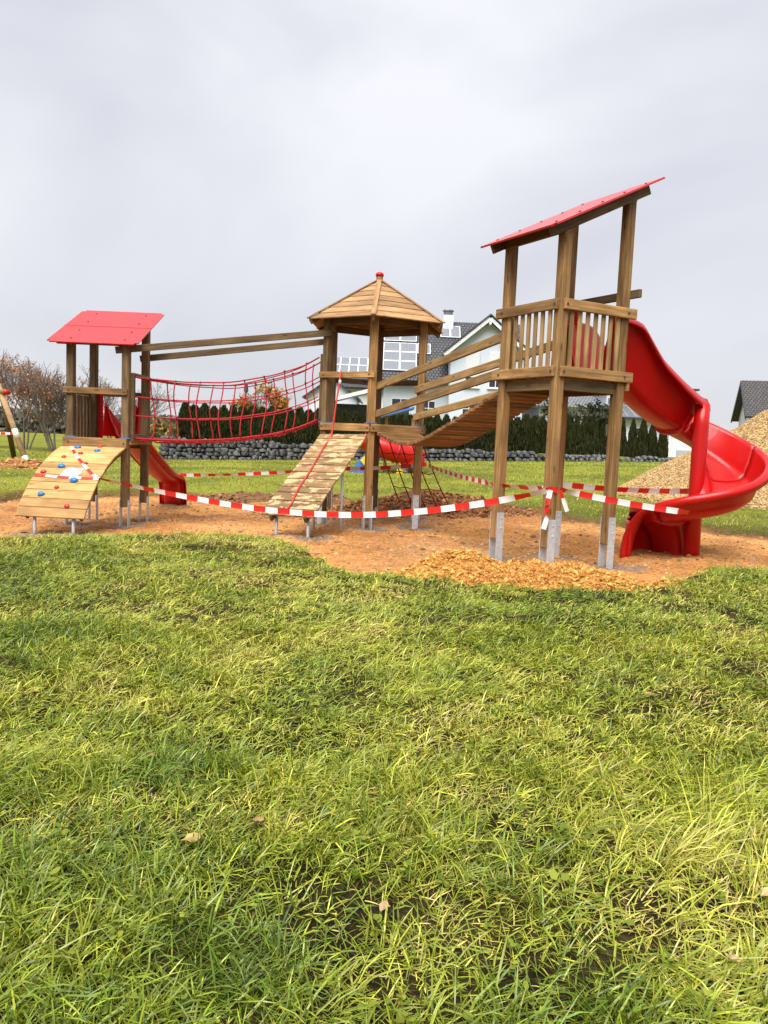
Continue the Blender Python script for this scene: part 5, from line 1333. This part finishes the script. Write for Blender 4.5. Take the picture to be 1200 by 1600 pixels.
grass_obj('lawn_grass', tuft_field('lawn_grass', 270, 3.2, 6.0, 14, .046, .04, .105, .0050), 'mid length grass tufts in the middle of the near lawn')
grass_obj('lawn_grass', tuft_field('lawn_grass', 160, 5.8, 12.2, 11, .05, .035, .085, .0062), 'shorter grass tufts reaching to the sand edge')
grass_obj('dry_thatch', fill_field('dry_thatch', 4200, 1.3, 3.4, .03, .085, .0038), 'flattened pale thatch between the nearest grass tufts')
grass_obj('dry_thatch', fill_field('dry_thatch', 2900, 3.2, 6.0, .03, .075, .0044), 'flattened pale thatch in the middle of the near lawn')
grass_obj('dry_thatch', fill_field('dry_thatch', 1700, 5.8, 12.2, .03, .065, .0056), 'flattened pale thatch short of the sand pit')
# mown lawn beyond the pit
n = 90000; y = 14.5 + (46 - 14.5) * rg.random(n) ** 1.25; x = (rg.random(n) * 2 - 1) * (.55 * y + 2)
ok = (pit_sd(x, y) > .05) & (y < wall_y(np.clip(x, -30, 40)) + .1) | (x < -12); x, y = x[ok], y[ok]; n = len(x)
col = pick_col(x, y, n, rg.normal(-.1, .4, n)) * .84
grass_obj('mown_grass', blades('mown_grass', x, y, z_ground(x, y), rg.uniform(0, 6.283, n), rg.uniform(.035, .085, n), .010 * rg.uniform(.6, 1.6, n) * (y / 22), rg.uniform(.2, 1., n), rg.uniform(.2, .9, n), col), 'mown lawn grass between the sand pit and the stone wall')
# the grass lip on the right of the pit
# broad-leaved weeds
def weeds(n, y0, y1, seed):
    r2 = np.random.default_rng(seed); cx, cy = sample(n, y0, y1); k = r2.integers(4, 9, len(cx)); idx = np.repeat(np.arange(len(cx)), k); m_ = len(idx)
    th = r2.uniform(0, 6.283, m_); ln = r2.uniform(.010, .028, len(cx))[idx] * r2.uniform(.7, 1.3, m_); x0, y0_ = cx[idx], cy[idx]
    z0 = z_ground(x0, y0_) + r2.uniform(.012, .05, m_); up = r2.uniform(-.1, .55, m_); d = np.stack([np.cos(th), np.sin(th), up], 1); sd = np.stack([-np.sin(th), np.cos(th), r2.normal(0, .25, m_)], 1)
    o = np.stack([x0, y0_, z0], 1) + d * (ln * .25)[:, None]; w_ = (ln * r2.uniform(.28, .5, m_))[:, None]; L_ = ln[:, None]
    V = np.stack([o, o + d * L_ * .35 + sd * w_, o + d * L_ * .8 + sd * w_ * .8, o + d * L_, o + d * L_ * .8 - sd * w_ * .8, o + d * L_ * .35 - sd * w_], 1)
    t = r2.random((m_, 1)); col = (np.array((.10, .16, .014)) * (1 - t) + np.array((.26, .29, .03)) * t) * r2.uniform(.8, 1.2, (m_, 1))
    return multi('weeds', V.reshape(-1, 3), np.arange(m_ * 6).reshape(-1, 6), M['leaf'], np.repeat(col, 6, 0))
tag(obj('broadleaf_weeds', weeds(34, 1.3, 8.5, 61)), 'clover and dandelion leaves scattered among the grass', 'weeds', None, 'stuff')
# fallen leaves
lf = random.Random(9)
LC = [(.34, .25, .07), (.30, .17, .07), (.40, .26, .14), (.24, .12, .06), (.48, .36, .16)]
for k, (x, y, s) in enumerate(((-.62, 2.62, .026), (-.42, 2.78, .022), (.05, 2.25, .020), (-.95, 3.3, .018), (1.25, 2.35, .028), (.15, 7.1, .04), (1.55, 4.4, .018), (1.0, 2.05, .022))):
    bm = bmesh.new(); n = 9; vs_ = []
    for i in range(n):
        a = 6.283 * i / n; r_ = s * (1 + .28 * math.cos(a * 5 / 1.0) * lf.uniform(.5, 1)); vs_.append(bm.verts.new((math.cos(a) * r_ * 1.25, math.sin(a) * r_ * .8, .25 * s * math.sin(a * 2))))
    c_ = bm.verts.new((0, 0, .12 * s))
    for i in range(n): bm.faces.new((vs_[i], vs_[(i + 1) % n], c_))
    me = bpy.data.meshes.new('fallen_leaf'); bm.to_mesh(me); bm.free()
    key = 'fl%d' % (k % 5)
    if key not in M: M[key] = plain('fallen_leaf_%d' % (k % 5), LC[k % 5], .6, 0, .3, 30)
    me.materials.append(M[key]); sh = obj('fallen_leaf', me, None, Matrix.Translation((x, y, gz_(x, y) + .045)) @ Matrix.Rotation(lf.uniform(0, 6), 4, 'Z') @ Matrix.Rotation(lf.uniform(-.3, .3), 4, 'X'))
    sm = sh.modifiers.new('thickness', 'SOLIDIFY'); sm.thickness = .0015
    tag(sh, 'dry fallen leaf lying in the foreground grass', 'leaf', 'fallen leaves in the grass')
